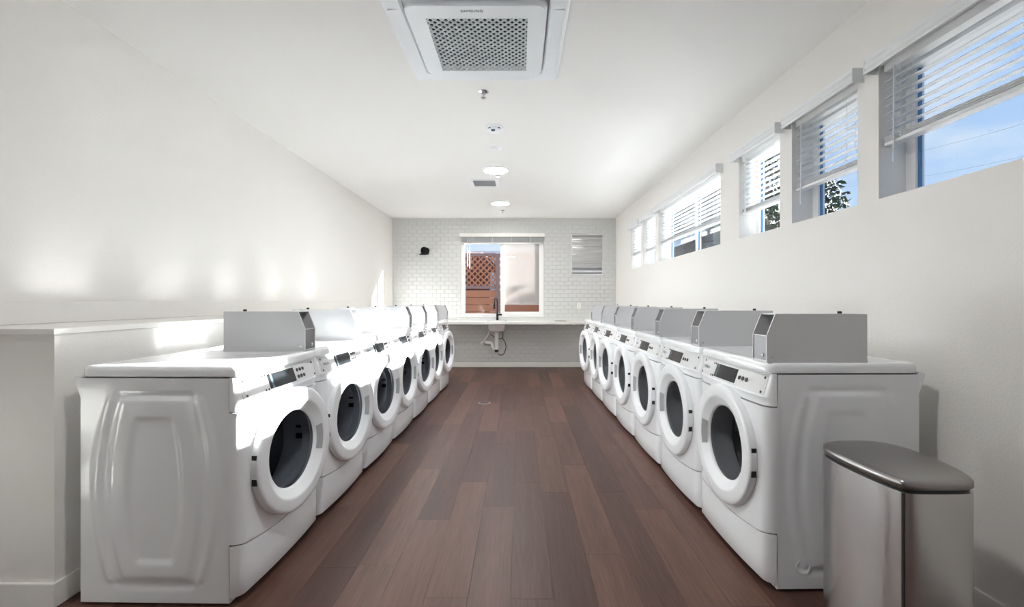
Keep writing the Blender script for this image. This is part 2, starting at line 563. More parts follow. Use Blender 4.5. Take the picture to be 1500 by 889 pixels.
while z < H_ROOM - 0.01:
    z1 = min(z + TH, H_ROOM)
    x = XL - (TW / 2 if row % 2 else 0)
    while x < XR:
        a, b = max(x, XL), min(x + TW, XR)
        segs = [(a, b, z, z1)]
        for (ox0, ox1, oz0, oz1) in openings:
            out = []
            for (sa, sb, sz0, sz1) in segs:
                if sb <= ox0 or sa >= ox1 or sz1 <= oz0 or sz0 >= oz1:
                    out.append((sa, sb, sz0, sz1)); continue
                if sa < ox0: out.append((sa, ox0, sz0, sz1))
                if sb > ox1: out.append((ox1, sb, sz0, sz1))
                if sz0 < oz0: out.append((max(sa, ox0), min(sb, ox1), sz0, oz0))
                if sz1 > oz1: out.append((max(sa, ox0), min(sb, ox1), oz1, sz1))
            segs = out
        for (sa, sb, sz0, sz1) in segs:
            if sb - sa < 0.012 or sz1 - sz0 < 0.012: continue
            if abs(sb - sa - TW) < 1e-4 and abs(sz1 - sz0 - TH) < 1e-4:
                full.append(((sa + sb) / 2, (sz0 + sz1) / 2))
            else:
                tile_box(rest, sa + TG / 2, sb - TG / 2, sz0 + TG / 2, sz1 - TG / 2)
        x += TW
    z += TH
    row += 1
full.sort(key=lambda p: abs(p[0] + 0.3) / 1.6 + abs(p[1] - 1.55) / 0.9)
tb = MB(); tile_box(tb, -TW / 2 + TG / 2, TW / 2 - TG / 2, -TH / 2 + TG / 2, TH / 2 - TG / 2)
tile_me = tb.mesh('tile', M['tile'])
for (cx, cz) in full[:300]:
    link('tile', tile_me, wbo, (cx, 0, cz))
for (cx, cz) in full[300:]:
    tile_box(rest, cx - TW / 2 + TG / 2, cx + TW / 2 - TG / 2, cz - TH / 2 + TG / 2, cz + TH / 2 - TG / 2)
tag(rest.build('tile_field', M['tile'], wbo), kind='stuff')

# wall behind the camera with a window
FX0, FX1, FZ0, FZ1 = -0.1, 0.75, 1.25, 2.25
wf = MB()
wf.box(SIDE_X - 0.15, FX0, YF - 0.15, YF, -0.05, H_ROOM)
wf.box(FX1, XR + WT, YF - 0.15, YF, -0.05, H_ROOM)
wf.box(FX0, FX1, YF - 0.15, YF, FZ1, H_ROOM)
wf.box(FX0, FX1, YF - 0.15, YF, -0.05, FZ0)
tag(wf.build('wall_front', M['wall']), kind='structure', label='off-white wall with a small window behind the viewer', cat='wall')
dr = tag(empty('window_9', ((FX0 + FX1) / 2, YF - 0.08, FZ0)), kind='structure', label='white framed window behind the viewer', cat='window')
hw, wh = (FX1 - FX0) / 2, FZ1 - FZ0
f = MB()
f.box(-hw, -hw + 0.05, -0.03, 0.03, 0, wh).box(hw - 0.05, hw, -0.03, 0.03, 0, wh)
f.box(-hw + 0.05, hw - 0.05, -0.03, 0.03, 0, 0.05).box(-hw + 0.05, hw - 0.05, -0.03, 0.03, wh - 0.05, wh)
f.build('window_frame', M['frame'], dr)
MB().box(-hw + 0.05, hw - 0.05, -0.004, 0.004, 0.05, wh - 0.05).build('pane', M['glass'], dr)

ws = MB().box(SIDE_X - 0.15, SIDE_X, YF, SIDE_Y + 0.15, -0.05, H_ROOM).box(SIDE_X, XL - 0.15, SIDE_Y, SIDE_Y + 0.15, -0.05, H_ROOM)
tag(ws.build('wall_side', M['taupe']), kind='structure', label='taupe walls of an unseen side room added to dim the near end', cat='wall')

# half-height wall with ledge behind the washers, and the furred band above it
PX, PY0, PY1 = -1.905, 1.848, 6.97
pw = MB().box(XL, PX, PY0, PY1, 0, 1.113).build('wall_partition', M['wall'])
tag(pw, kind='structure', label='half-height painted wall behind the washers', cat='wall')
ld = MB().box(XL, PX + 0.008, PY0 - 0.01, PY1 + 0.005, 1.114, 1.139).build('trim_1', M['trim'], bevel=0.003)
tag(ld, kind='structure', label='white ledge board capping the half-height wall', cat='ledge')
bd = MB().box(XL, XL + 0.03, SIDE_Y, PY1, 1.14, 1.249).build('trim_2', M['wall'], bevel=0.004)
tag(bd, kind='structure', label='low furred band along the left wall above the ledge', cat='trim')

# baseboards
def baseboard(name, x0, x1, y0, y1, label):
    tag(MB().box(x0, x1, y0, y1, 0, 0.1).build(name, M['trim'], bevel=0.004), kind='structure', label=label, cat='baseboard')
baseboard('baseboard_right', XR - 0.014, XR, YF, YB - 0.014, 'white baseboard along the right wall')
baseboard('baseboard_back', XL, XR, YB - 0.012, YB + 0.005, 'white baseboard along the tiled end wall')
pb = MB().box(XL, PX + 0.014, PY0 - 0.014, PY0, 0, 0.1).box(PX, PX + 0.014, PY0, PY1, 0, 0.1)
tag(pb.build('baseboard_partition', M['trim'], bevel=0.003), kind='structure', label='white baseboard around the half-height wall', cat='baseboard')
baseboard('baseboard_left', XL, XL + 0.014, PY1, YB - 0.014, 'white baseboard at the far end of the left wall')

# ================================================================== right wall windows and blinds
FXA, FXB = 1.985, 2.03      # frame depth range
ORD = ['nearest', 'second', 'third', 'fourth', 'fifth', 'farthest']
SLAT_TILT = [-11, -8, -7, -4, -2, -2]
RAIL = [2.04, 1.99, 1.972, 1.995, 1.965, 1.985]
slat_cache = {}
def slat_mesh(length, width=0.05, th=0.0028):
    k = (round(length, 3), width)
    if k not in slat_cache:
        mb = MB()
        # shallow crown across the width
        prof = [(-0.5, 0.0), (-0.25, 0.0016), (0.0, 0.0022), (0.25, 0.0016), (0.5, 0.0)]
        top = [(u * width, c + th / 2) for u, c in prof]
        bot = [(u * width, c - th / 2) for u, c in reversed(prof)]
        ring = top + bot
        mb.loft([[(p[0], -length / 2, p[1]) for p in ring], [(p[0], length / 2, p[1]) for p in ring]])
        slat_cache[k] = mb.mesh('slat', M['slat'])
    return slat_cache[k]

for n, (a, b) in enumerate(WIN):
    w = tag(empty('window_%d' % (n + 1), (FXA, (a + b) / 2, WZ0)), kind='structure',
            label='high window in the right wall, %s from the camera' % ORD[n], cat='window')
    hl = (b - a) / 2
    hh = WZ1 - WZ0
    fw = 0.055
    d = FXB - FXA
    fr = MB()
    fr.box(0, d, -hl, -hl + fw, 0, hh).box(0, d, hl - fw, hl, 0, hh)
    fr.box(0, d, -hl + fw, hl - fw, 0, 0.035).box(0, d, -hl + fw, hl - fw, hh - 0.045, hh)
    fr.build('window_frame', M['frame'], w)
    segs = [(-hl + fw, hl - fw)] if hl < 0.5 else [(-hl + fw, -0.025), (0.025, hl - fw)]
    if hl >= 0.5:
        MB().box(0.002, d, -0.025, 0.025, 0.035, hh - 0.045).build('mullion', M['frame'], w)
    for (p, q) in segs:
        pane = MB().box(0.026, 0.032, p, q, 0.035, hh - 0.045).build('pane', M['glass'], w)
        sl = MB().box(0.012, 0.024, p, p + 0.012, 0.036, hh - 0.046).box(0.012, 0.024, q - 0.012, q, 0.036, hh - 0.046)
        sl.build('glazing_seal', M['seal'], w)

    bl = tag(empty('window_blind', (XR, (a + b) / 2, WZ1)),
             'white slat blind on the %s high window of the right wall' % ORD[n],
             'blind', 'slat blinds on the high windows')
    L_ = b - a - 0.02
    # valance with a small moulded profile
    prof = [(-0.062, -0.04), (-0.066, -0.03), (-0.062, -0.015), (-0.066, 0.0), (-0.062, 0.018), (-0.066, 0.034), (-0.001, 0.034), (-0.001, 0.028), (-0.054, 0.028), (-0.054, -0.04)]
    y0v, y1v = -(b - a) / 2 - 0.045, (b - a) / 2 + 0.012
    va = MB().loft([[(p[0], y0v, p[1]) for p in prof], [(p[0], y1v, p[1]) for p in prof]])
    va.box(-0.066, -0.001, y0v - 0.006, y0v, -0.042, 0.036).box(-0.066, -0.001, y1v, y1v + 0.006, -0.042, 0.036)
    va.build('valance', M['slat'], bl)
    MB().box(0.02, 0.072, -L_ / 2, L_ / 2, -0.042, -0.001).build('headrail', M['frame'], bl)
    zr = RAIL[n] - WZ1
    MB().box(0.02, 0.072, -L_ / 2, L_ / 2, zr, zr + 0.018).build('bottom_rail', M['slat'], bl, bevel=0.003)
    sm = slat_mesh(L_)
    for k in range(4):
        o = link('slat', sm, bl, (0.046, 0, zr + 0.024 + k * 0.0065))
    zz = zr + 0.052 + 0.030
    while zz < -0.055:
        o = link('slat', sm, bl, (0.046, 0, zz))
        o.rotation_euler = (0, math.radians(SLAT_TILT[n]), 0)
        zz += 0.0415
    nc = 2 if hl < 0.5 else 4
    for k in range(nc):
        yk = -L_ / 2 + 0.1 + (L_ - 0.2) * k / (nc - 1)
        c = MB()
        for dx in (0.0205, 0.0715):
            c.bar((dx, yk, zr + 0.01), (dx, yk, -0.04), 0.0015, 0.0015)
        c.build('ladder_cord', M['slat'], bl)
    MB().tube([(0.012, L_ / 2 - 0.07, -0.04), (0.010, L_ / 2 - 0.07, zr - 0.10)], 0.0045, 8).build('wand', M['slat'], bl, smooth=40)

# ================================================================== end wall window
w7 = tag(empty('window_7', ((BWX0 + BWX1) / 2, YB + 0.02, BWZ0)), kind='structure', label='white sliding window above the sink in the tiled end wall', cat='window')
cx = (BWX0 + BWX1) / 2
def lx(px): return (px - 760) / 76.9 - cx
hl = (BWX1 - BWX0) / 2
hh = BWZ1 - BWZ0
fr = MB()
fr.box(-hl, lx(680), 0, 0.07, 0, hh).box(lx(790), hl, 0, 0.07, 0, hh)
fr.box(lx(680), lx(790), 0, 0.07, 0, 0.03).box(lx(680), lx(790), 0, 0.07, hh - 0.12, hh)
fr.build('window_frame', M['frame'], w7)
MB().box(lx(733), lx(739), 0.005, 0.06, 0.03, hh - 0.12).build('meeting_stile', M['frame'], w7)
MB().box(lx(739), lx(790), 0.01, 0.05, 0.03, 0.065).build('sash_rail', M['frame'], w7)
MB().box(lx(680), lx(733), 0.05, 0.056, 0.03, hh - 0.12).build('pane', M['glass'], w7)
MB().box(lx(739), lx(790), 0.03, 0.036, 0.065, hh - 0.12).build('pane', M['glass'], w7)
MB().box(lx(739), lx(790), 0.062, 0.065, 0.205, hh - 0.12).build('insect_screen', M['screen'], w7)
MB().box(-hl - 0.01, hl + 0.01, -0.022, -0.001, -0.025, 0.0).build('window_sill', M['frame'], w7)

bl = tag(empty('window_blind', (cx, YB, BWZ1)), 'raised slat blind gathered at the top of the window over the sink', 'blind', 'blinds on the end wall')
MB().box(-hl - 0.02, hl + 0.02, -0.055, -0.004, 0.0, 0.072).build('valance', M['trim'], bl, bevel=0.004)
sm2 = slat_mesh(2 * hl - 0.03)
for k in range(14):
    o = link('slat', sm2, bl, (0, -0.03, -0.012 - k * 0.0072))
    o.rotation_euler = (0, 0, PI / 2)
MB().box(-hl + 0.015, hl - 0.015, -0.055, -0.005, -0.128, -0.113).build('bottom_rail', M['trim'], bl, bevel=0.002)
MB().tube([(lx(685), -0.058, -0.02), (lx(685), -0.058, -0.56)], 0.008, 8).build('wand', M['slat'], bl, smooth=40)
MB().tube([(lx(688.5), -0.058, -0.02), (lx(688.5), -0.058, -0.60)], 0.006, 8).build('pull_cord', M['slat'], bl, smooth=40)
for k in range(4):
    yk = -hl + 0.25 + k * (2 * hl - 0.5) / 3
    MB().box(yk - 0.004, yk + 0.004, -0.058, -0.0555, -0.128, 0.0).build('ladder_tape', M['slat'], bl)

# small window
w8 = tag(empty('window_8', ((SWX0 + SWX1) / 2, YB + 0.03, SWZ0)), kind='structure', label='small obscured window high on the tiled end wall', cat='window')
hl = (SWX1 - SWX0) / 2
hh = SWZ1 - SWZ0
fr = MB()
fr.box(-hl, -hl + 0.02, 0, 0.09, 0, hh).box(hl - 0.02, hl, 0, 0.09, 0, hh)
fr.box(-hl + 0.02, hl - 0.02, 0, 0.09, 0, 0.02).box(-hl + 0.02, hl - 0.02, 0, 0.09, hh - 0.02, hh)
fr.build('window_frame', M['frame'], w8)
MB().box(-hl + 0.02, hl - 0.02, 0.075, 0.08, 0.02, hh - 0.02).build('pane', M['frost'], w8)
bl = tag(empty('window_blind', ((SWX0 + SWX1) / 2, YB + 0.05, SWZ1)), 'lowered grey slat blind in the small end-wall window', 'blind', 'blinds on the end wall')
MB().box(-hl + 0.022, hl - 0.022, -0.015, 0.02, -0.05, -0.03).build('headrail', M['steel_grey'], bl)
sm3 = slat_mesh(2 * hl - 0.05, 0.0501).copy()
sm3.materials.clear()
sm3.materials.append(M['slat_grey'])
k = 0
zz = -0.075
rs = random.Random(4)
while zz > -hh + 0.13:
    o = link('slat', sm3, bl, (0, 0.005, zz))
    o.rotation_euler = (math.radians(rs.choice((58, 62, 66, 48, 40))), 0, PI / 2)
    o.rotation_mode = 'XYZ'
    o.rotation_euler = (0, 0, PI / 2)
    o.rotation_euler.rotate_axis('Y', math.radians(rs.choice((-60, -66, -52, -35, -44))))
    zz -= 0.042
MB().box(-hl + 0.022, hl - 0.022, -0.01, 0.02, -hh + 0.05, -hh + 0.09).build('bottom_rail', M['slat'], bl)

# ================================================================== machines
MW = 0.69
HWD = MW / 2
MD = 0.622
Z_LID0, Z_LID1 = 0.938, 0.985
def bow(x):
    e = max(0.0, min(1.0, (HWD - abs(x)) / 0.045))
    return 0.046 * math.sqrt(max(0.0, 1 - (1 - e) ** 2)) + 0.016 * (1 - (x / HWD) ** 2)
def seam(x):
    return 0.252 - 0.028 * (1 - (x / HWD) ** 2)
XS = [-HWD] + [-HWD + 0.045 * (1 - math.cos(PI / 2 * k / 6)) for k in range(1, 7)] + [-0.3 + 0.6 * k / 14 for k in range(1, 14)] + [HWD - 0.045 * (1 - math.cos(PI / 2 * k / 6)) for k in range(6, 0, -1)] + [HWD]

def front_panel_mesh():
    mb = MB()
    ZT = 0.792
    zc, R0 = 0.54, 0.218
    bd = []
    for x in reversed(XS): bd.append((x, ZT))
    for k in range(1, 24): bd.append((-HWD, ZT + (seam(-HWD) - ZT) * k / 24))
    for x in XS: bd.append((x, seam(x)))
    for k in range(1, 24): bd.append((HWD, seam(HWD) + (ZT - seam(HWD)) * k / 24))
    ts = [0, 0.2, 0.4, 0.55, 0.66, 0.75, 0.82, 0.88, 0.93, 0.965, 0.99, 1.0]
    rings = []
    for t in ts:
        r = []
        for (x, z) in bd:
            a = math.atan2(z - zc, x)
            ix, iz = R0 * math.cos(a), zc + R0 * math.sin(a)
            px, pz = ix + (x - ix) * t, iz + (z - iz) * t
            r.append((px, -bow(px), pz))
        rings.append(r)
    back = [(p[0], p[1] + 0.012, p[2]) for p in rings[-1]]
    inner = [(p[0], p[1] + 0.02, p[2]) for p in rings[0]]
    mb.loft([inner] + rings + [back], closed=True, cap=False)
    return mb.mesh('front_panel', M['enamel'], smooth=50)

def toe_mesh():
    mb = MB()
    top = [(x, -bow(x), seam(x) - 0.005) for x in XS]
    mid = [(x, -bow(x) - 0.001, 0.13) for x in XS]
    low = [(x, -bow(x), 0.045) for x in XS]
    bot = [(x, -bow(x) + 0.008, 0.034) for x in XS]
    bk = [(x, 0.0, 0.034) for x in XS]
    tb_ = [(x, -bow(x) + 0.015 if abs(x) < 0.34 else 0, seam(x) - 0.006) for x in XS]
    mb.loft([tb_, top, mid, low, bot, bk], closed=False)
    return mb.mesh('toe_panel', M['enamel'], smooth=50)

def con_y(x, z):
    """front surface of the console"""
    t = (z - 0.832) / (0.938 - 0.832)
    lean = 0.0 if t < 0 else 0.030 * t
    return -bow(x) * (1 if t < 0 else 1 - 0.12 * t) + lean * min(1, (HWD - abs(x)) / 0.03)
def console_mesh():
    mb = MB()
    zs = [0.797, 0.826, 0.832, 0.836, 0.87, 0.905, 0.930, 0.938]
    dy = [0.006, 0.006, 0.001, 0, 0, 0, 0, 0]
    rings = [[(x, con_y(x, z) + d * min(1, (HWD - abs(x)) / 0.02), z) for x in XS] for z, d in zip(zs, dy)]
    rings.insert(0, [(x, min(0, con_y(x, 0.797) + 0.02), 0.797) for x in XS])
    rings.append([(x, 0, 0.938) for x in XS])
    mb.loft(rings, closed=False)
    return mb.mesh('console', M['plastic'], smooth=45)
def con_patch(mb, x0, x1, z0, z1, off, th=0.0015, n=8):
    """thin curved plate lying on the console face"""
    r = []
    for o in (off, off + th):
        for z in (z0, z1):
            r.append([(x0 + (x1 - x0) * k / n, con_y(x0 + (x1 - x0) * k / n, z) - o, z) for k in range(n + 1)])
    a, b, c, d = r
    m = n + 1
    vs = a + b + c + d
    fs = []
    for k in range(n):
        fs.append((2 * m + k, 2 * m + k + 1, 3 * m + k + 1, 3 * m + k))
        fs.append((k, 2 * m + k, 2 * m + k + 1, k + 1))
        fs.append((m + k, m + k + 1, 3 * m + k + 1, 3 * m + k))
    fs.append((0, m, 3 * m, 2 * m)); fs.append((n, 2 * m + n, 3 * m + n, m + n))
    mb.add(vs, fs)
    return mb
def con_disc(mb, x, z, r, off, th, n=10):
    y = con_y(x, z)
    slope = 0.030 / 0.106
    r0 = [(x + r * math.cos(2 * PI * i / n), y - off + slope * r * math.sin(2 * PI * i / n), z + r * math.sin(2 * PI * i / n)) for i in range(n)]
    r1 = [(p[0], p[1] - th, p[2]) for p in r0]
    return mb.loft([r0, r1])

def side_mesh(sx, kind):
    """pressed side panel with barrel embossing; sx = +1 / -1 side"""
    mb = MB()
    NU, NV = 72, 96
    vs, fs = [], []
    U = lambda px: (605 - px) * 0.00111     # crop pixels of the photo -> metres from the front seam
    V = lambda py: 0.936 - (py - 40) * 0.0011
    def barrel(u, v, cu, hm, he, v0, v1, e):
        t = (v - (v0 + v1) / 2) / ((v1 - v0) / 2)
        h = he + (hm - he) * (1 - min(1.0, t * t))
        return smooth01(0, e, h - abs(u - cu)) * smooth01(0, e, v1 - v) * smooth01(0, e, v - v0)
    cu = 0.31
    s = 1.0 if kind == 'washer' else 0.6
    for j in range(NV + 1):
        v = 0.012 + (0.934 - 0.012) * j / NV
        for i in range(NU + 1):
            u = 0.0035 + (MD - 0.0035) * i / NU
            h = 0.0
            h += 0.007 * (barrel(u, v, cu, 0.272, 0.205, 0.088, 0.862, 0.022) - barrel(u, v, cu, 0.236, 0.170, 0.060, 0.885, 0.022))
            h += 0.008 * barrel(u, v, cu, 0.205, 0.142, 0.100, 0.866, 0.026)
            h -= 0.009 * barrel(u, v, cu, 0.125, 0.085, 0.165, 0.782, 0.028)
            h *= s
            vs.append((sx * (HWD - 0.003 + h * 0.9), u, v))
    for j in range(NV):
        for i in range(NU):
            a = j * (NU + 1) + i
            fs.append((a, a + 1, a + NU + 2, a + NU + 1))
    mb.add(vs, fs)
    x0 = sx * (HWD - 0.003)
    x1 = sx * (HWD - 0.02)
    for (ya, yb, za, zb) in ((0.0035, 0.0035, 0.012, 0.934), (MD, MD, 0.012, 0.934), (0, MD, 0.012, 0.012), (0, MD, 0.934, 0.934)):
        mb.add([(x0, ya, za), (x0, yb, zb), (x1, yb, zb), (x1, ya, za)], [(0, 1, 2, 3)])
    return mb.mesh('side_panel', M['enamel'], smooth=60)

def lid_mesh():
    mb = MB()
    def ring(inset, z):
        x1, y0, y1 = HWD - inset, -0.040 + inset, MD + 0.004 - inset
        r = 0.035
        pts = []
        for (cx, cy, a0) in ((x1 - r, y1 - r, 0), (-x1 + r, y1 - r, PI / 2), (-x1 + r, y0 + r, PI), (x1 - r, y0 + r, 1.5 * PI)):
            for k in range(5):
                a = a0 + PI / 2 * k / 4
                pts.append((cx + r * math.cos(a), cy + r * math.sin(a), z))
        return pts
    zs = [(0.012, Z_LID0 + 0.001), (0.001, Z_LID0 + 0.003), (0.0, Z_LID0 + 0.025), (0.003, Z_LID1 - 0.010), (0.010, Z_LID1 - 0.002), (0.020, Z_LID1), (0.035, Z_LID1 - 0.001), (0.05, Z_LID1 - 0.003)]
    mb.loft([ring(i, z) for i, z in zs])
    return mb.mesh('lid', M['lid'], smooth=50)

DZC = 0.54     # door centre height
def door_mesh():
    prof = [(0.225, -0.046), (0.280, -0.050), (0.289, -0.052), (0.292, -0.057), (0.292, -0.079), (0.290, -0.085), (0.285, -0.0890), (0.272, -0.0905), (0.236, -0.0920), (0.228, -0.0910), (0.222, -0.0870), (0.205, -0.0760), (0.190, -0.0665), (0.184, -0.0630), (0.180, -0.0540), (0.195, -0.030), (0.225, -0.046)]
    return MB().lathe(prof, 72, 'Y').mesh('door', M['plastic'], smooth=40)
def glass_mesh():
    prof = [(0.1825, -0.059), (0.176, -0.030), (0.165, 0.005), (0.145, 0.032), (0.10, 0.046), (0.05, 0.052), (0.0005, 0.053)]
    return MB().lathe(prof, 48, 'Y').mesh('door_glass', M['door_glass'], smooth=60)
def drum_mesh():
    prof = [(0.20, 0.075), (0.245, 0.09), (0.245, 0.50), (0.20, 0.52), (0.06, 0.50), (0.0005, 0.50)]
    return MB().lathe(prof, 48, 'Y', (0, 0, DZC)).mesh('drum', M['drum'], smooth=40)
def gasket_mesh():
    prof = [(0.218, -0.046), (0.214, -0.030), (0.206, 0.0), (0.208, 0.03), (0.20, 0.05), (0.204, 0.075)]
    return MB().lathe(prof, 48, 'Y', (0, 0, DZC)).mesh('gasket', M['gasket'], smooth=40)

def coin_box(parent):
    """steel coin box on the lid: slanted open top front, closed lower front"""
    x0, x1 = 0.215, 0.330
    yf, yt, yb = -0.034, 0.004, 0.405
    z0, zk, z1 = Z_LID1 + 0.0005, 1.102, 1.196
    t = 0.004
    poly = [(yf, z0), (yb, z0), (yb, z1), (yt, z1), (yf, zk)]
    mb = MB()
    for xa in (x0, x1 - t):
        mb.loft([[(xa, p[0], p[1]) for p in poly], [(xa + t, p[0], p[1]) for p in poly]])
    mb.box(x0 + t, x1 - t, yt, yb, z1 - t, z1)
    mb.box(x0 + t, x1 - t, yb - t, yb, z0, z1 - t)
    mb.box(x0 + t, x1 - t, yf, yf + 0.02, z0, z0 + 0.008)
    cb = mb.build('coin_box', M['coin'], parent)
    MB().box(x0 + t, x1 - t, yf + 0.15, yf + 0.154, z0, z1 - t).box(x0 + t, x1 - t, yf + t, yf + 0.15, zk - 0.03, zk - 0.027).build('coin_vault', M['coin_in'], cb)
    MB().box(x0 + t, x1 - t, yf + 0.002, yf + 0.002 + t, z0 + 0.008, zk - 0.002).build('front_plate', M['coin_front'], cb)
    e = MB()
    for xa in (x0 - 0.0005, x1 - t - 0.0005):
        e.bar((xa + t / 2, yf - 0.0008, z0), (xa + t / 2, yf - 0.0008, zk), t + 0.001, 0.0016, (0, 1, 0))
        e.bar((xa + t / 2, yf - 0.0008, zk), (xa + t / 2, yt - 0.0008, z1), t + 0.001, 0.0016, (0, 1, 0))
    e.box(x0, x1, yf - 0.0015, yf, zk - 0.003, zk + 0.001)
    e.build('edge_flange', M['coin_edge'], cb)
    MB().lathe([(0.0085, -0.0012), (0.0085, 0.001)], 14, 'Y', ((x0 + x1) / 2 + 0.022, yf - 0.0005, z0 + 0.03), True, True).build('screw_hole', M['coin_edge'], cb)
    MB().lathe([(0.009, z1), (0.009, z1 + 0.009), (0.006, z1 + 0.011)], 14, 'Z', ((x0 + x1) / 2, 0.325, 0), True, True).build('lock', M['black'], cb, smooth=40)
    MB().lathe([(0.006, 0), (0.006, 0.002)], 10, 'X', (x1, yf + 0.022, z0 + 0.022), True, True).build('side_screw', M['chrome'], cb)
    MB().lathe([(0.006, 0), (0.006, 0.002)], 10, 'X', (x0 - 0.002, yf + 0.022, z0 + 0.022), True, True).build('side_screw', M['chrome'], cb)
    # base flange
    MB().box(x0 - 0.001, x1 + 0.001, yf + 0.003, yb + 0.001, Z_LID1 - 0.004, z0 + 0.012).build('base_flange', M['coin'], cb)
    return cb

logo_me = text_mesh('Whirlpool', 0.026, 0.0004, M['logo'])
shared = dict(front=front_panel_mesh(), toe=toe_mesh(), console=console_mesh(), lid=lid_mesh(), door=door_mesh(), glass=glass_mesh(), drum=drum_mesh(), gasket=gasket_mesh())

def make_machine(kind):
    root = empty('washing_machine' if kind == 'washer' else 'tumble_dryer')
    MB().box(-HWD + 0.022, HWD - 0.022, MD - 0.006, MD, 0.012, 0.936).box(-HWD + 0.022, HWD - 0.022, 0.0, MD - 0.006, 0.012, 0.03).build('rear_panel', M['enamel'], root)
    link('side_panel', side_mesh(1, kind), root)
    link('side_panel', side_mesh(-1, kind), root)
    # shade in the gap between side panels and front, painted as dark strips
    for sx in (-1, 1):
        MB().box(sx * (HWD - 0.010) - 0.003, sx * (HWD - 0.010) + 0.004, 0.0002, 0.006, 0.03, 0.934).build('seam_shade', M['rubber'], root)
    link('lid', shared['lid'], root)
    link('front_panel', shared['front'], root)
    link('toe_panel', shared['toe'], root)
    con = link('console', shared['console'], root)
    con_patch(MB(), -0.318, 0.318, 0.842, 0.926, 0.0004, 0.0022, 16).build('control_plate', M['plate'], con)
    con_patch(MB(), -0.308, -0.165, 0.848, 0.920, 0.0028, 0.0012, 6).build('logo_plate', M['plate'], con)
    lg = link('lettering', logo_me, con, (-0.236, con_y(-0.236, 0.886) - 0.0046, 0.886))
    lg.rotation_euler = (PI / 2 - math.atan2(0.030, 0.106), 0, -0.02)
    disp = con_patch(MB(), -0.14, 0.085, 0.852, 0.918, 0.0028, 0.0014, 8).build('display', M['display'], con)
    con_patch(MB(), -0.122, -0.108, 0.853, 0.917, 0.0044, 0.0004, 2).build('display_band', M['display_band'], con)
    xs = (0.115, 0.145, 0.175)
    for x in xs:
        if kind == 'washer':
            for zz in (0.868, 0.900):
                con_disc(MB(), x + (0.004 if zz > 0.88 else 0), zz, 0.0085, 0.0026, 0.004).build('button', M['black'], con)
        else:
            con_disc(MB(), x, 0.885, 0.0095, 0.0026, 0.004).build('button', M['black'], con)
    for (x, zz) in ((-0.300, 0.915), (-0.300, 0.853), (-0.175, 0.915), (-0.175, 0.853), (-0.154, 0.915), (-0.154, 0.853), (0.300, 0.915), (0.300, 0.853)):
        con_disc(MB(), x, zz, 0.0055, 0.0026, 0.0025, 8).build('screw', M['black'], con)
    # door on its hinge
    hs = -1 if kind == 'washer' else 1
    hx, hy = hs * 0.285, -0.052
    door = link('door', shared['door'], root, (hx, hy, DZC))
    # children meshes are shifted so the door turns about the hinge
    def off(o):
        o.location = (-hx, -hy, 0)
        return o
    me = shared['door'].copy()
    for v in me.vertices: v.co.x -= hx; v.co.y -= hy
    door.data = me
    gme = shared['glass']
    if kind == 'dryer':
        gme = gme.copy()
        gme.materials.clear()
        gme.materials.append(M['dryer_glass'])
    off(link('door_glass', gme, door))
    # handle recess on the free side of the cone
    hb = MB()
    rr = []
    for (r_, y_) in ((0.221, -0.0868), (0.192, -0.0685)):
        rr.append([(-hs * r_ * math.cos(a) * 0.999, y_ - 0.0012, r_ * math.sin(a)) for a in [(-0.31 + 0.62 * k / 8) for k in range(9)]])
    rr2 = [[(p[0] + hs * 0.004, p[1] - 0.001, p[2]) for p in q] for q in rr]
    hb.loft(rr2, closed=False)
    hb.loft([rr2[0], rr[0]], closed=False); hb.loft([rr2[1], rr[1]], closed=False)
    off(hb.build('door_handle', M['handle'], door, smooth=40))
    for zz in (-0.055, 0.045):
        off(MB().box(hs * 0.280 - 0.009, hs * 0.280 + 0.009, -0.080, -0.058, zz - 0.014, zz + 0.014).build('hinge', M['black'], door))
    if kind == 'washer':
        # latch and inner trim ring of the bowl
        off(MB().lathe([(0.190, -0.032), (0.196, -0.01), (0.194, 0.012), (0.184, 0.008), (0.183, -0.03)], 48, 'Y').build('bowl_ring', M['gasket'], door, smooth=40))
    gk = link('gasket', shared['gasket'], root)
    gl = MB()
    s = -hs
    for zz, hgt in ((0.05, 0.006), (0.0, 0.013)):
        gl.box(min(s * 0.192, s * 0.206), max(s * 0.192, s * 0.206), -0.028, 0.004, DZC + zz - hgt, DZC + zz + hgt)
    if kind == 'washer':
        gl.build('latch', M['black'], gk)
    dme = shared['drum']
    if kind == 'dryer':
        dme = dme.copy()
        dme.materials.clear()
        dme.materials.append(M['drum_pale'])
    dm = link('drum', dme, root)
    for k in range(3):
        a = 2 * PI * k / 3 + (0.5 if kind == 'washer' else -1.15)
        c, s_ = math.cos(a), math.sin(a)
        v = MB()
        ring = []
        for y in (0.11, 0.48):
            ring.append([((0.243) * c - t_ * s_, y, DZC + 0.243 * s_ + t_ * c) for t_ in (-0.045, 0.045)] + [(0.185 * c + 0.012 * s_, y, DZC + 0.185 * s_ - 0.012 * c), (0.185 * c - 0.012 * s_, y, DZC + 0.185 * s_ + 0.012 * c)])
        ring = [[q[0], q[1], q[3], q[2]] for q in ring]
        v.loft(ring)
        v.build('drum_vane', M['vane'], dm)
    coin_box(root)
    for sx in (-1, 1):
        for y in (0.03, MD - 0.05):
            MB().lathe([(0.02, 0.0), (0.02, 0.01), (0.008, 0.012), (0.008, 0.03)], 12, 'Z', (sx * (HWD - 0.05), y, 0), True, True).build('foot', M['rubber'], root)
    rc = MB()
    pr = [(MD + 0.0005, 0.945), (MD + 0.028, 0.938), (MD + 0.026, 0.925), (MD + 0.0005, 0.850)]
    rc.loft([[(-HWD + 0.004, p[0], p[1]) for p in pr], [(HWD - 0.004, p[0], p[1]) for p in pr]])
    rc.build('rear_cover', M['plastic'], root)
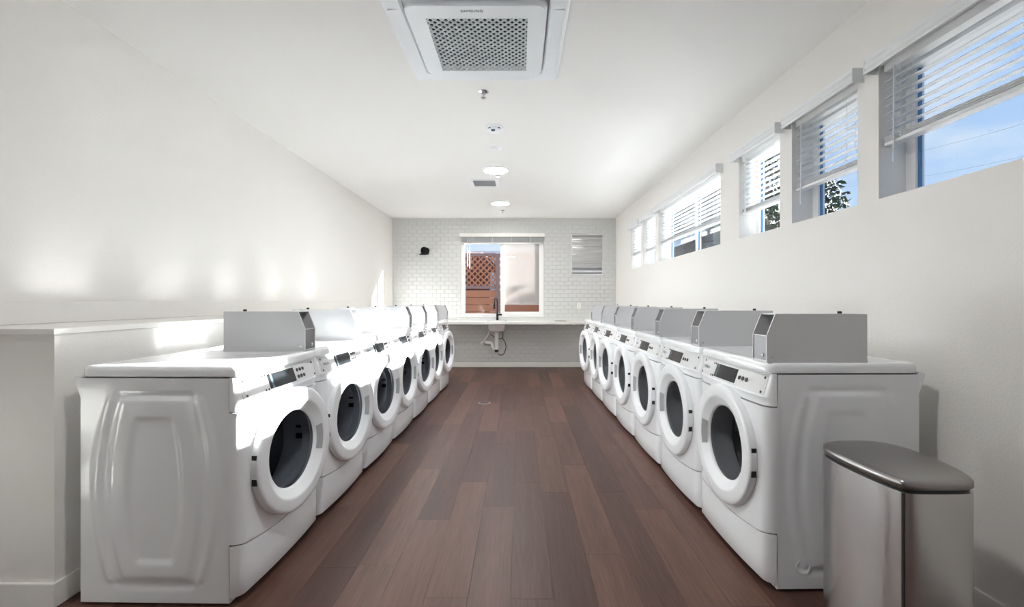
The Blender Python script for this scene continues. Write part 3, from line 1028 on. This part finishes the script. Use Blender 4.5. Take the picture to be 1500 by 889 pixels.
    if kind == 'dryer':
        MB().lathe([(0.032, 0.0), (0.030, 0.003), (0.026, 0.001)], 28, 'X', (HWD - 0.003, 0.115, 0.108), False, True).build('vent_cap', M['enamel'], root, smooth=40)
    return root

PITCH = 0.708
NTH = ['', 'second', 'third', 'fourth', 'fifth', 'sixth', '']
def row(kind, base, step, rz, ang):
    proto = make_machine(kind)
    for i in range(7):
        o = proto if i == 0 else copy_tree(proto)
        o.location = (base[0] + step[0] * i, base[1] + step[1] * i, 0)
        o.rotation_euler = (0, 0, rz)
        side = 'left' if kind == 'washer' else 'right'
        what = 'white front-loading coin washer' if kind == 'washer' else 'white front-loading coin dryer'
        if i == 0:
            lab = what + ' with its whole side panel showing, nearest in the %s row' % side
        elif i == 6:
            lab = what + ' at the far end of the %s row, beside the counter' % side
        else:
            lab = what + ', %s from the camera in the %s row' % (NTH[i], side)
        tag(o, lab, 'washer' if kind == 'washer' else 'dryer', 'coin washers along the left wall' if kind == 'washer' else 'coin dryers along the right wall')
        for ch in o.children:
            if ch.name.startswith('door') and not ch.name.startswith('door_'):
                ch.rotation_euler = (0, 0, math.radians(ang[i]) * (-1 if kind == 'washer' else 1))
WASH_ANG = [5, 5, 6, 2, 6, 2, 5]
DRY_ANG = [0, 0, 0, 0, 3, 0, 4]
bpy.context.view_layer.update()
row('washer', (-1.178, 1.843 + HWD), (0.0125, PITCH), PI / 2 - 0.0172, WASH_ANG)
row('dryer', (1.104, 1.936 + HWD), (-0.0105, PITCH), -PI / 2 + 0.0148, DRY_ANG)

# ================================================================== waste bin
bin_pts = [(1.232, 1.418), (1.33, 1.412), (1.425, 1.420), (1.462, 1.455), (1.492, 1.53), (1.507, 1.61), (1.510, 1.69), (1.500, 1.765), (1.468, 1.815), (1.42, 1.838), (1.35, 1.845), (1.28, 1.838), (1.228, 1.812), (1.200, 1.765), (1.188, 1.69), (1.188, 1.60), (1.195, 1.52), (1.208, 1.45)]
def cr_closed(pts, n=6):
    out = []
    m = len(pts)
    for i in range(m):
        p0, p1, p2, p3 = [Vector((*pts[(i + k) % m], 0)) for k in (-1, 0, 1, 2)]
        for k in range(n):
            t = k / n
            q = 0.5 * ((2 * p1) + (p2 - p0) * t + (2 * p0 - 5 * p1 + 4 * p2 - p3) * t * t + (3 * p1 - p0 - 3 * p2 + p3) * t ** 3)
            out.append((q.x, q.y))
    return out
bc = (1.345, 1.63)
bo = [(p[0] - bc[0], p[1] - bc[1]) for p in cr_closed(bin_pts)]
def bring(sc, z, d=0.0):
    out = []
    for (x, y) in bo:
        l = math.hypot(x, y)
        k = (l - d) / l * sc
        out.append((x * k, y * k, z))
    return out
bn = tag(empty('waste_bin', (bc[0], bc[1], 0)), 'tall brushed steel step bin beside the nearest dryer', 'waste bin')
MB().loft([bring(1, 0.02), bring(1, 0.645)], cap=True).build('body', M['steel'], bn, smooth=50)
MB().loft([bring(1, 0.0, 0.004), bring(1, 0.02, 0.001)]).build('base_ring', M['black'], bn, smooth=50)
MB().loft([bring(1, 0.645, 0.008), bring(1, 0.656, 0.008)]).build('rim', M['black'], bn, smooth=50)
MB().loft([bring(1, 0.656, 0.002), bring(1, 0.660, -0.001), bring(1, 0.676, -0.001), bring(1, 0.682, 0.004), bring(1, 0.685, 0.012), bring(1, 0.687, 0.03), bring(1, 0.689, 0.08)]).build('lid', M['steel_lid'], bn, smooth=45)
MB().box(1.2145 - bc[0], 1.2185 - bc[0], 1.4255 - bc[1] - 0.004, 1.4255 - bc[1] + 0.008, 0.021, 0.644).build('body_seam', M['black'], bn)
MB().box(-0.045, 0.045, 0.20, 0.25, 0.012, 0.022).build('pedal', M['steel_lid'], bn, bevel=0.003)

# ================================================================== counter, sink, tap
CZ0, CZ1, CY0 = 0.843, 0.883, 8.03
sx0, sx1, sy0, sy1 = -0.57, -0.25, 8.20, 8.46
ct = MB()
YC = YB - 0.001
ct.box(XL + 0.001, sx0, CY0, YC, CZ0, CZ1).box(sx1, XR - 0.001, CY0, YC, CZ0, CZ1)
ct.box(sx0, sx1, CY0, sy0, CZ0, CZ1).box(sx0, sx1, sy1, YC, CZ0, CZ1)
co = tag(ct.build('counter', M['counter']), 'long white counter running across the tiled end wall', 'counter')
for x in (-1.55, -0.9, 0.35, 1.05):
    b_ = MB()
    b_.box(x - 0.02, x + 0.02, YB - 0.04, YB - 0.001, 0.79, CZ0).box(x - 0.02, x + 0.02, CY0 + 0.14, YB - 0.04, CZ0 - 0.006, CZ0)
    if x in (-1.55, 1.05):
        b_.build('bracket', M['trim'], co)

scx, scy = (sx0 + sx1) / 2, (sy0 + sy1) / 2
sk = tag(empty('sink', (scx, scy, CZ1)), 'small oval sink set in the counter under the window', 'sink')
def oval(a, b, z, n=40, e=2.6):
    out = []
    for i in range(n):
        t = 2 * PI * i / n
        c, s = math.cos(t), math.sin(t)
        out.append((a * math.copysign(abs(c) ** (2 / e), c), b * math.copysign(abs(s) ** (2 / e), s), z))
    return out
MB().loft([oval(0.195, 0.150, 0.0), oval(0.195, 0.150, 0.006), oval(0.180, 0.142, 0.011), oval(0.160, 0.128, 0.006), oval(0.155, 0.122, -0.05), oval(0.14, 0.11, -0.13), oval(0.05, 0.05, -0.155), oval(0.02, 0.02, -0.158)], cap=False).build('rim_and_bowl', M['sink'], sk, smooth=50)
MB().loft([oval(0.166, 0.134, -0.001), oval(0.166, 0.134, -0.10), oval(0.15, 0.12, -0.165), oval(0.12, 0.095, -0.186), oval(0.02, 0.02, -0.19)], cap=False).build('basin_underside', M['sink'], sk, smooth=50)
MB().tube([(0, 0, -0.186), (0, 0, -0.50), (0, 0, -0.52)], [0.034, 0.034, 0.03], 14).build('tail_pipe', M['pvc'], sk, smooth=40)
MB().lathe([(0.041, -0.225), (0.041, -0.20)], 16, 'Z', (0, 0, 0), True, True).build('pipe_nut', M['pvc'], sk, smooth=40)
MB().tube([(-0.005, 0.0, -0.50), (-0.05, 0.02, -0.52), (-0.075, 0.04, -0.49), (-0.085, 0.05, -0.42), (-0.11, 0.06, -0.40), (-0.17, 0.09, -0.40), (-0.22, 0.20, -0.40)], 0.03, 14).build('trap', M['pvc'], sk, smooth=40)
MB().lathe([(0.03, -0.57), (0.034, -0.555), (0.034, -0.52)], 16, 'Z', (0.0, 0, 0), True, True).build('pipe_cap', M['black'], sk, smooth=40)
MB().tube([(-0.14, 0.08, -0.19), (-0.15, 0.09, -0.25), (-0.21, 0.15, -0.33), (-0.28, 0.20, -0.42)], 0.016, 10).build('supply_hose', M['pvc'], sk, smooth=40)
MB().lathe([(0.028, 0.19), (0.028, 0.23), (0.04, 0.232), (0.04, 0.246)], 16, 'Y', (-0.285, 0, -0.425), True, True).build('stop_valve', M['pvc'], sk, smooth=40)
def arc_pts(pts, n=8):
    out = []
    P = [Vector(p) for p in pts]
    for i in range(len(P) - 1):
        p0, p1, p2, p3 = P[max(i - 1, 0)], P[i], P[i + 1], P[min(i + 2, len(P) - 1)]
        for k in range(n):
            t = k / n
            out.append(0.5 * ((2 * p1) + (p2 - p0) * t + (2 * p0 - 5 * p1 + 4 * p2 - p3) * t * t + (3 * p1 - p0 - 3 * p2 + p3) * t ** 3))
    out.append(P[-1])
    return out
MB().tube(arc_pts([(0.09, 0.1, -0.16), (0.115, 0.1, -0.25), (0.11, 0.1, -0.32), (0.16, 0.1, -0.42), (0.165, 0.1, -0.52), (0.12, 0.1, -0.62), (0.06, 0.1, -0.635), (0.02, 0.1, -0.61)]), 0.0075, 8).build('spray_hose', M['hose'], sk, smooth=40)
MB().tube(arc_pts([(-0.12, 0.09, -0.25), (-0.03, 0.08, -0.30), (0.06, 0.08, -0.33), (0.11, 0.09, -0.30), (0.115, 0.1, -0.22)]), 0.0065, 8).build('supply_hose', M['hose'], sk, smooth=40)

fc = tag(empty('kitchen_tap', (-0.405, 8.515, CZ1)), 'matt black gooseneck tap standing at the sink', 'tap')
MB().lathe([(0.028, 0.0), (0.028, 0.006), (0.021, 0.012), (0.021, 0.15), (0.014, 0.16)], 20, 'Z', (0, 0, 0), True, True).build('tap_body', M['sconce'], fc, smooth=40)
sp = [(0, 0, 0.15), (0, 0, 0.33)]
for k in range(1, 11):
    a = PI * k / 10
    sp.append((-0.045 * (1 - math.cos(a)) * 0.55, -0.095 * (1 - math.cos(a)) * 0.75, 0.33 + 0.10 * math.sin(a)))
MB().tube(sp, 0.012, 12).build('spout', M['sconce'], fc, smooth=60)
e_ = Vector(sp[-1])
MB().tube([e_ + Vector((0, 0, 0.01)), e_ + Vector((0, 0, -0.02)), e_ + Vector((-0.004, -0.004, -0.10))], [0.014, 0.017, 0.018], 12).build('spray_head', M['sconce'], fc, smooth=40)
MB().tube([(0.018, 0, 0.115), (0.085, -0.005, 0.118)], [0.017, 0.016], 12).build('handle', M['sconce'], fc, smooth=40)
MB().lathe([(0.10, 0.0), (0.10, 0.004), (0.09, 0.006)], 28, 'Z', (0, 0.0, 0.0), True, True)
tr_ = MB().loft([oval(0.105, 0.05, 0.0), oval(0.11, 0.055, 0.010), oval(0.10, 0.046, 0.010), oval(0.097, 0.043, 0.004)])
tro = tr_.build('soap_tray', M['steel_grey'], smooth=40)
tro.location = (0.78, 8.42, CZ1)
tag(tro, 'thin grey tray lying on the counter right of the window', 'tray')

# outlets
def outlet(loc, label):
    o = tag(empty('wall_outlet', loc), label, 'outlet')
    MB().box(-0.038, 0.038, -0.006, 0.0, -0.06, 0.06).build('cover_plate', M['trim'], o, bevel=0.002)
    for zz in (-0.022, 0.022):
        MB().box(-0.016, 0.016, -0.009, -0.006, zz - 0.014, zz + 0.014).build('socket', M['plate'], o)
outlet((1.145, YB, 1.165), 'white outlet plate on the tiled wall above the counter')

# wall lamp
sc_ = tag(empty('wall_lamp', (-1.765, YB, 2.20)), 'small black dome wall lamp on the tiled end wall', 'wall lamp')
MB().lathe([(0.062, -0.012), (0.062, 0.0)], 28, 'Y', (0, 0, 0.015), True, True).build('back_plate', M['sconce'], sc_, smooth=40)
MB().tube([(0, -0.01, 0.015), (0, -0.08, 0.02), (-0.005, -0.12, 0.0)], 0.011, 10).build('arm', M['sconce'], sc_, smooth=60)
sh = MB().lathe([(0.002, 0.075), (0.03, 0.069), (0.052, 0.050), (0.064, 0.02), (0.064, -0.012), (0.056, -0.038), (0.062, -0.048), (0.092, -0.060), (0.088, -0.063), (0.05, -0.045), (0.03, 0.035)], 32, 'Z')
sho = sh.build('lamp_shade', M['sconce'], sc_, smooth=50)
sho.location = (-0.012, -0.13, 0.0)
sho.rotation_euler = (-0.06, -0.08, 0)

# ================================================================== ceiling things
acx, acy = -0.228, 2.695
ac = tag(empty('ceiling_air_conditioner', (acx, acy, H_ROOM)), 'white square ceiling air conditioner cassette with lattice grille', 'air conditioner')
def rrect(hx, hy, r, z, n=6):
    out = []
    for (cx_, cy_, a0) in ((hx - r, hy - r, 0), (-hx + r, hy - r, PI / 2), (-hx + r, -hy + r, PI), (hx - r, -hy + r, 1.5 * PI)):
        for k in range(n + 1):
            a = a0 + PI / 2 * k / n
            out.append((cx_ + r * math.cos(a), cy_ + r * math.sin(a), z))
    return out
MB().loft([rrect(0.5, 0.5, 0.03, -0.001), rrect(0.5, 0.5, 0.03, -0.012), rrect(0.488, 0.488, 0.03, -0.024), rrect(0.47, 0.47, 0.03, -0.027), rrect(0.40, 0.39, 0.03, -0.027), rrect(0.39, 0.38, 0.03, -0.012)], cap=False).build('outer_frame', M['ac'], ac, smooth=35)
# intake panel: rounded plate with a square opening
def resample_square(h, n):
    pts = []
    for (ax, ay, bx_, by_) in ((h, -h, h, h), (h, h, -h, h), (-h, h, -h, -h), (-h, -h, h, -h)):
        for k in range(n):
            pts.append((ax + (bx_ - ax) * k / n, ay + (by_ - ay) * k / n))
    return pts
gh = 0.276
sq = []
for p in rrect(0.378, 0.366, 0.06, 0):
    m_ = max(abs(p[0]) / gh, abs(p[1]) / gh)
    # square corners of the opening sit on the middle of each rounded corner
    sq.append(None)
def ray_sq(p, h):
    m_ = max(abs(p[0]), abs(p[1]))
    return (p[0] / m_ * h, p[1] / m_ * h)
def dense(hx, hy, r, z):
    pts = rrect(hx, hy, r, z, 8)
    out = []
    for i in range(len(pts)):
        a, b = Vector(pts[i]), Vector(pts[(i + 1) % len(pts)])
        n = max(1, int((b - a).length / 0.03))
        for k in range(n):
            out.append(tuple(a + (b - a) * k / n))
    return out
outer0 = dense(0.378, 0.366, 0.06, -0.030)
def diag_snap(p):
    q = ray_sq(p, gh)
    return q
inner = [diag_snap((p[0], p[1] * 0.378 / 0.366)) for p in outer0]
sc1 = lambda pts, k, z: [(p[0] * k, p[1] * k, z) for p in pts]
MB().loft([sc1(outer0, 1.0, -0.012), sc1(outer0, 1.0, -0.046), sc1(outer0, 0.988, -0.052), [(p[0], p[1] + 0.02, -0.052) for p in inner], [(p[0], p[1] + 0.02, -0.040) for p in inner]], cap=False).build('intake_panel', M['ac'], ac, smooth=35)
gcy = 0.02
MB().box(-gh, gh, gcy - gh, gcy + gh, -0.016, -0.010).build('intake_cavity', M['ac_dark'], ac)
NG = 13
cw = 2 * gh / NG
g1, g2 = MB(), MB()
for r_ in range(NG):
    ya, yb_ = gcy - gh + r_ * cw, gcy - gh + (r_ + 1) * cw
    ym = (ya + yb_) / 2
    for c_ in range(NG):
        xa = -gh + c_ * cw
        xm, xb = xa + cw / 2, xa + cw
        for (p, q) in (((xa, ym), (xm, yb_)), ((xm, yb_), (xb, ym)), ((xb, ym), (xm, ya)), ((xm, ya), (xa, ym))):
            g1.bar((p[0], p[1], -0.046), (q[0], q[1], -0.046), 0.0050, 0.008)
    g2.box(-gh, gh, ym - 0.003, ym + 0.003, -0.030, -0.024)
gr_ = g1.build('grille', M['ac'], ac)
g2.build('grille_bar', M['ac_mid'], gr_)
for (dx, dy, rz) in ((0, -0.425, 0), (0, 0.425, PI), (-0.436, 0, -PI / 2), (0.436, 0, PI / 2)):
    fp = MB()
    fp.loft([[(-0.30, -0.036, -0.030), (0.30, -0.036, -0.030), (0.29, 0.036, -0.022), (-0.29, 0.036, -0.022)], [(-0.30, -0.036, -0.034), (0.30, -0.036, -0.034), (0.29, 0.036, -0.026), (-0.29, 0.036, -0.026)]])
    fo = fp.build('louvre', M['ac'], ac)
    fo.location = (dx, dy, 0)
    fo.rotation_euler = (0, 0, rz)
tx = link('lettering', text_mesh('SAMSUNG', 0.026, 0.0005, M['ac_print']), ac, (-0.02, -0.318, -0.0526))
tx.rotation_euler = (PI, 0, 0)
tx.scale = (1.0, 1.0, 1.0)

def sprinkler(x, y, label):
    o = tag(empty('fire_sprinkler', (x, y, H_ROOM)), label, 'sprinkler', 'ceiling sprinklers')
    MB().lathe([(0.040, 0.0), (0.040, -0.004), (0.028, -0.010), (0.016, -0.012)], 24, 'Z', (0, 0, 0)).build('escutcheon', M['chrome'], o, smooth=40)
    MB().lathe([(0.012, -0.008), (0.012, -0.025), (0.007, -0.028)], 12, 'Z', (0, 0, 0), False, True).build('stem', M['chrome'], o, smooth=40)
    MB().bar((-0.013, 0, -0.025), (-0.013, 0, -0.046), 0.004, 0.004).bar((0.013, 0, -0.025), (0.013, 0, -0.046), 0.004, 0.004).bar((0, 0, -0.027), (0, 0, -0.046), 0.005, 0.005).build('yoke', M['chrome'], o)
    MB().lathe([(0.002, -0.045), (0.020, -0.046), (0.020, -0.049), (0.002, -0.050)], 16, 'Z').build('deflector', M['chrome'], o, smooth=40)
sprinkler(-0.268, 3.40, 'chrome sprinkler head on the ceiling right beyond the air conditioner')
sprinkler(-0.262, 5.61, 'chrome sprinkler head on the ceiling just beyond the nearer disc light')
sprinkler(-0.280, 7.83, 'chrome sprinkler head on the ceiling near the tiled end wall')

sd = tag(empty('smoke_detector', (-0.222, 4.10, H_ROOM)), 'round white smoke detector on the ceiling between sprinkler and lights', 'smoke detector')
MB().lathe([(0.085, 0.0), (0.085, -0.008), (0.074, -0.014), (0.070, -0.030), (0.055, -0.034), (0.0005, -0.035)], 36, 'Z').build('housing', M['ac'], sd, smooth=40)
MB().lathe([(0.02, -0.034), (0.018, -0.042), (0.0005, -0.044)], 16, 'Z', (-0.01, -0.035, 0.0)).build('sensor_lens', M['display_band'], sd, smooth=40)
for a in (-2.2, -0.9, 0.7, 2.3):
    MB().bar((0.069 * math.cos(a - 0.16), 0.069 * math.sin(a - 0.16), -0.0245), (0.069 * math.cos(a + 0.16), 0.069 * math.sin(a + 0.16), -0.0245), 0.010, 0.009).build('vent_slot', M['ac_dark'], sd)

bp_ = tag(empty('ceiling_cover', (-0.232, 4.66, H_ROOM)), 'faint white cover plate on the ceiling just before the disc lights', 'cover plate')
MB().lathe([(0.058, 0.0), (0.058, -0.004), (0.052, -0.007), (0.0005, -0.008)], 28, 'Z').build('plate', M['ac'], bp_, smooth=40)
MB().lathe([(0.005, -0.0075), (0.004, -0.0095), (0.0005, -0.0095)], 8, 'Z').build('screw', M['chrome'], bp_)

def disc_light(x, y, label):
    o = tag(empty('ceiling_light', (x, y, H_ROOM)), label, 'ceiling light', 'round ceiling lights')
    MB().lathe([(0.155, 0.0), (0.155, -0.012), (0.148, -0.016), (0.140, -0.014)], 40, 'Z').build('trim_ring', M['ac'], o, smooth=40)
    MB().lathe([(0.1405, -0.013), (0.11, -0.019), (0.0005, -0.021)], 40, 'Z').build('diffuser', emit_mat('lamp_diffuser', (1.0, 0.985, 0.955), LAMP), o, smooth=60)
disc_light(-0.277, 5.41, 'nearer of the two glowing round disc lights on the ceiling')
disc_light(-0.294, 7.24, 'farther of the two glowing round disc lights, nearest the end wall')
disc_light(-0.26, 1.30, 'unseen round disc light added before the air conditioner to brighten the near end')  # extra disc out of view, added to brighten the near end

cv = tag(empty('ceiling_vent', (-0.455, 6.02, H_ROOM)), 'square white ceiling air vent with grey grille', 'vent')
MB().loft([rrect(0.19, 0.18, 0.01, 0.0, 2), rrect(0.19, 0.18, 0.01, -0.006, 2), rrect(0.178, 0.168, 0.01, -0.010, 2), rrect(0.145, 0.145, 0.005, -0.008, 2), rrect(0.145, 0.145, 0.005, 0.0, 2)], cap=False).build('frame', M['ac'], cv, smooth=35)
MB().box(-0.145, 0.145, -0.145, 0.145, -0.002, -0.0005).build('backing', M['vent_back'], cv)
for k in range(11):
    yv = -0.13 + k * 0.026
    MB().bar((-0.145, yv, -0.006), (0.145, yv, -0.006), 0.006, 0.010, (0, 0.5, 1)).build('slat', M['handle'], cv)

fd = tag(empty('floor_drain', (-0.425, 5.55, 0.0)), 'small round metal drain cover set in the floor', 'floor drain')
MB().lathe([(0.075, 0.0003), (0.075, 0.003), (0.062, 0.004)], 28, 'Z', (0, 0, 0), False, False).build('ring', M['steel_grey'], fd, smooth=40)
MB().lathe([(0.061, 0.0003), (0.061, 0.0028), (0.0005, 0.0028)], 28, 'Z').build('cover', M['cedar_post'], fd, smooth=40)

# ================================================================== outdoors
gd = tag(MB().box(-40, 60, -40, 70, -0.35, -0.13).build('ground', M['ground']), 'grey asphalt ground outside the building', 'ground', kind='structure')

fn = tag(empty('garden_fence', (-0.3, 10.6, -0.13)), 'reddish cedar fence with lattice top outside the window', 'fence')
posts = [-3.4, -0.5 + 0.3 - 0.3 + 0.0, 2.4]
posts = [-3.1, -0.20, 2.7]
for x in posts:
    MB().box(x - 0.05, x + 0.05, -0.05, 0.05, 0, 2.50).build('post', M['cedar_post'], fn)
zb = 0.12
while zb < 1.60:
    for (a, b) in ((posts[0] + 0.05, posts[1] - 0.05), (posts[1] + 0.05, posts[2] - 0.05)):
        MB().box(a, b, -0.012, 0.012, zb, zb + 0.158).build('board', M['cedar'], fn)
    zb += 0.17
for zr_ in (1.68, 2.44):
    for (a, b) in ((posts[0] + 0.05, posts[1] - 0.05), (posts[1] + 0.05, posts[2] - 0.05)):
        MB().box(a, b, -0.03, 0.03, zr_, zr_ + 0.07).build('rail', M['cedar_post'], fn)
lt = MB()
za, zc_ = 1.75, 2.44
for (a, b) in ((posts[0] + 0.05, posts[1] - 0.05), (posts[1] + 0.05, posts[2] - 0.05)):
    for sgn, yo in ((1, -0.008), (-1, 0.006)):
        t = a - (zc_ - za)
        while t < b + (zc_ - za):
            x0_, x1_ = (t, t + (zc_ - za)) if sgn > 0 else (t + (zc_ - za), t)
            # clip to the bay
            p, q = Vector((x0_, yo, za)), Vector((x1_, yo, zc_))
            d = q - p
            t0, t1 = 0.0, 1.0
            for lim, s in ((a, 1), (b, -1)):
                den = d.x * s
                num = (lim - p.x) * s
                if den > 0: t0 = max(t0, num / den)
                else: t1 = min(t1, num / den)
            if t1 - t0 > 0.02:
                lt.bar(p + d * t0, p + d * t1, 0.012, 0.036, (0, 1, 0)) if False else lt.bar(p + d * t0, p + d * t1, 0.034, 0.010, (0, 1, 0))
            t += 0.14
tag(lt.build('lattice', M['cedar'], fn), kind='stuff')

sh_ = tag(empty('garden_shed', (-2.2, 13.5, -0.13)), 'dark red shed roof showing above the lattice fence', 'shed')
MB().box(-2.5, 1.2, 0, 2.0, 0, 2.35).build('wall', M['red_wall'], sh_)
MB().loft([[(-2.7, -0.35, 2.75), (0.95, -0.35, 2.75), (1.65, -0.35, 2.25), (-2.7, -0.35, 2.25)], [(-2.7, 2.3, 3.1), (0.95, 2.3, 3.1), (1.65, 2.3, 2.4), (-2.7, 2.3, 2.4)]]).build('roof', M['red_wall'], sh_)
aw = tag(empty('neighbour_garage', (0.8, 17.5, -0.13)), 'pale ribbed metal building behind the shed', 'building')
MB().box(-3.5, 4.6, 0, 4, 0, 3.2).build('wall', M['corrugated'], aw)
for k in range(27):
    x = -3.4 + k * 0.3
    MB().box(x, x + 0.08, -0.04, 0.0, 0, 3.2).build('rib', M['corrugated'], aw)
MB().box(-3.7, 4.8, -0.3, 4.2, 3.2, 3.3).build('roof', M['corrugated'], aw)

nb = tag(empty('neighbour_outbuilding', (7.45, 15.5, -0.13)), 'grey outbuilding with white awning seen through the fourth high window', 'building')
MB().box(-0.75, 0.75, 0, 8.5, 0, 5.6).build('wall', M['siding'], nb)
for k in range(24):
    z_ = 0.2 + k * 0.22
    MB().box(-0.77, -0.75, 0, 8.5, z_, z_ + 0.17).build('siding_board', M['siding'], nb)
MB().box(-0.95, 0.95, -0.2, 8.7, 5.6, 5.75).build('roof', M['siding'], nb)
aw2 = MB().loft([[(-0.771, 0.6, 3.95), (-1.25, 0.6, 3.62), (-1.25, 0.6, 3.54), (-0.771, 0.6, 3.87)], [(-0.771, 7.8, 3.95), (-1.25, 7.8, 3.62), (-1.25, 7.8, 3.54), (-0.771, 7.8, 3.87)]]).build('awning', M['corrugated'], nb)
for k in range(13):
    y_ = 0.7 + k * 0.57
    MB().bar((-0.775, y_, 3.955), (-1.25, y_, 3.63), 0.08, 0.03).build('awning_rib', M['corrugated'], aw2)

hs = tag(empty('shading_house', (8.0, 1.9, -0.13)), 'unseen tall house added to shade the two nearest high windows', 'building')  # sun blocker out of view, added to keep the two nearest windows shaded
MB().box(0, 5, -5.5, 4.02, 0, 5.6).build('wall', M['siding'], hs)
MB().loft([[(-0.05, -5.6, 5.6), (5.1, -5.6, 5.6), (5.1, 4.04, 5.6), (-0.05, 4.04, 5.6)], [(2.8, -3.5, 7.4), (3.2, -3.5, 7.4), (3.2, 2.2, 7.4), (2.8, 2.2, 7.4)]]).build('roof', M['red_wall'], hs)
for yw in (-3.6, -1.2, 1.2):
    wd = MB().box(-0.03, 0.0, yw, yw + 1.1, 2.9, 4.2).build('window', M['display'], hs)
    MB().box(-0.05, -0.0305, yw - 0.05, yw + 1.15, 2.82, 2.9).build('window_sill', M['trim'], wd)

def tree(x, y, h, rad, seed, label, n=2600):
    r = random.Random(seed)
    o = tag(empty('tree', (x, y, -0.13)), label, 'tree')
    MB().tube([(0, 0, 0), (0.05, 0.03, h * 0.4), (0.0, 0.0, h * 0.9)], [0.16, 0.11, 0.03], 10).build('trunk', M['bark'], o, smooth=60)
    for k in range(5):
        a = r.uniform(0, 2 * PI)
        z0 = h * r.uniform(0.35, 0.6)
        MB().tube([(0, 0, z0), (rad * 0.5 * math.cos(a), rad * 0.5 * math.sin(a), z0 + 0.5)], [0.05, 0.02], 8).build('branch', M['bark'], o, smooth=60)
    mb = MB()
    cl = []
    for k in range(46):
        t = r.random() ** 0.8
        zz = h * (0.30 + 0.70 * t)
        rr_ = rad * (1.0 - 0.75 * t) * math.sqrt(r.random())
        a = r.uniform(0, 2 * PI)
        cl.append((rr_ * math.cos(a), rr_ * math.sin(a), zz, rad * r.uniform(0.2, 0.34)))
    for k in range(n):
        cx_, cy_, cz_, cr_ = r.choice(cl)
        d = Vector((r.gauss(0, 1), r.gauss(0, 1), r.gauss(0, 1))).normalized() * cr_ * r.random() ** 0.4
        c = Vector((cx_, cy_, cz_)) + d
        u = Vector((r.gauss(0, 1), r.gauss(0, 1), r.gauss(0, 1))).normalized()
        w_ = u.orthogonal().normalized()
        s = r.uniform(0.07, 0.13)
        mb.add([c - u * s, c + w_ * s * 0.45, c + u * s, c - w_ * s * 0.45], [(0, 1, 2, 3)])
    tag(mb.build('foliage', M['leaf'], o), kind='stuff')
tree(8.3, 12.3, 4.5, 1.25, 11, 'dark green leafy tree seen through the second high window')
tree(5.85, 10.6, 4.7, 1.15, 12, 'dark green leafy tree seen through the third high window', 3200)
for k, (dz, lab) in enumerate(((0.0, 'upper thin overhead wire crossing the sky'), (-0.9, 'lower thin overhead wire crossing the sky'))):
    wmb = MB()
    pts = [(14 + 0.0 * t, -6 + 26 * t, 8.2 + dz - 1.6 * (1 - (2 * t - 1) ** 2) - 1.0 * t) for t in [i / 16 for i in range(17)]]
    tag(wmb.tube(pts, 0.006, 6).build('overhead_wire', M['wire']), lab, 'wire', 'overhead wires')
bpy.context.view_layer.update()
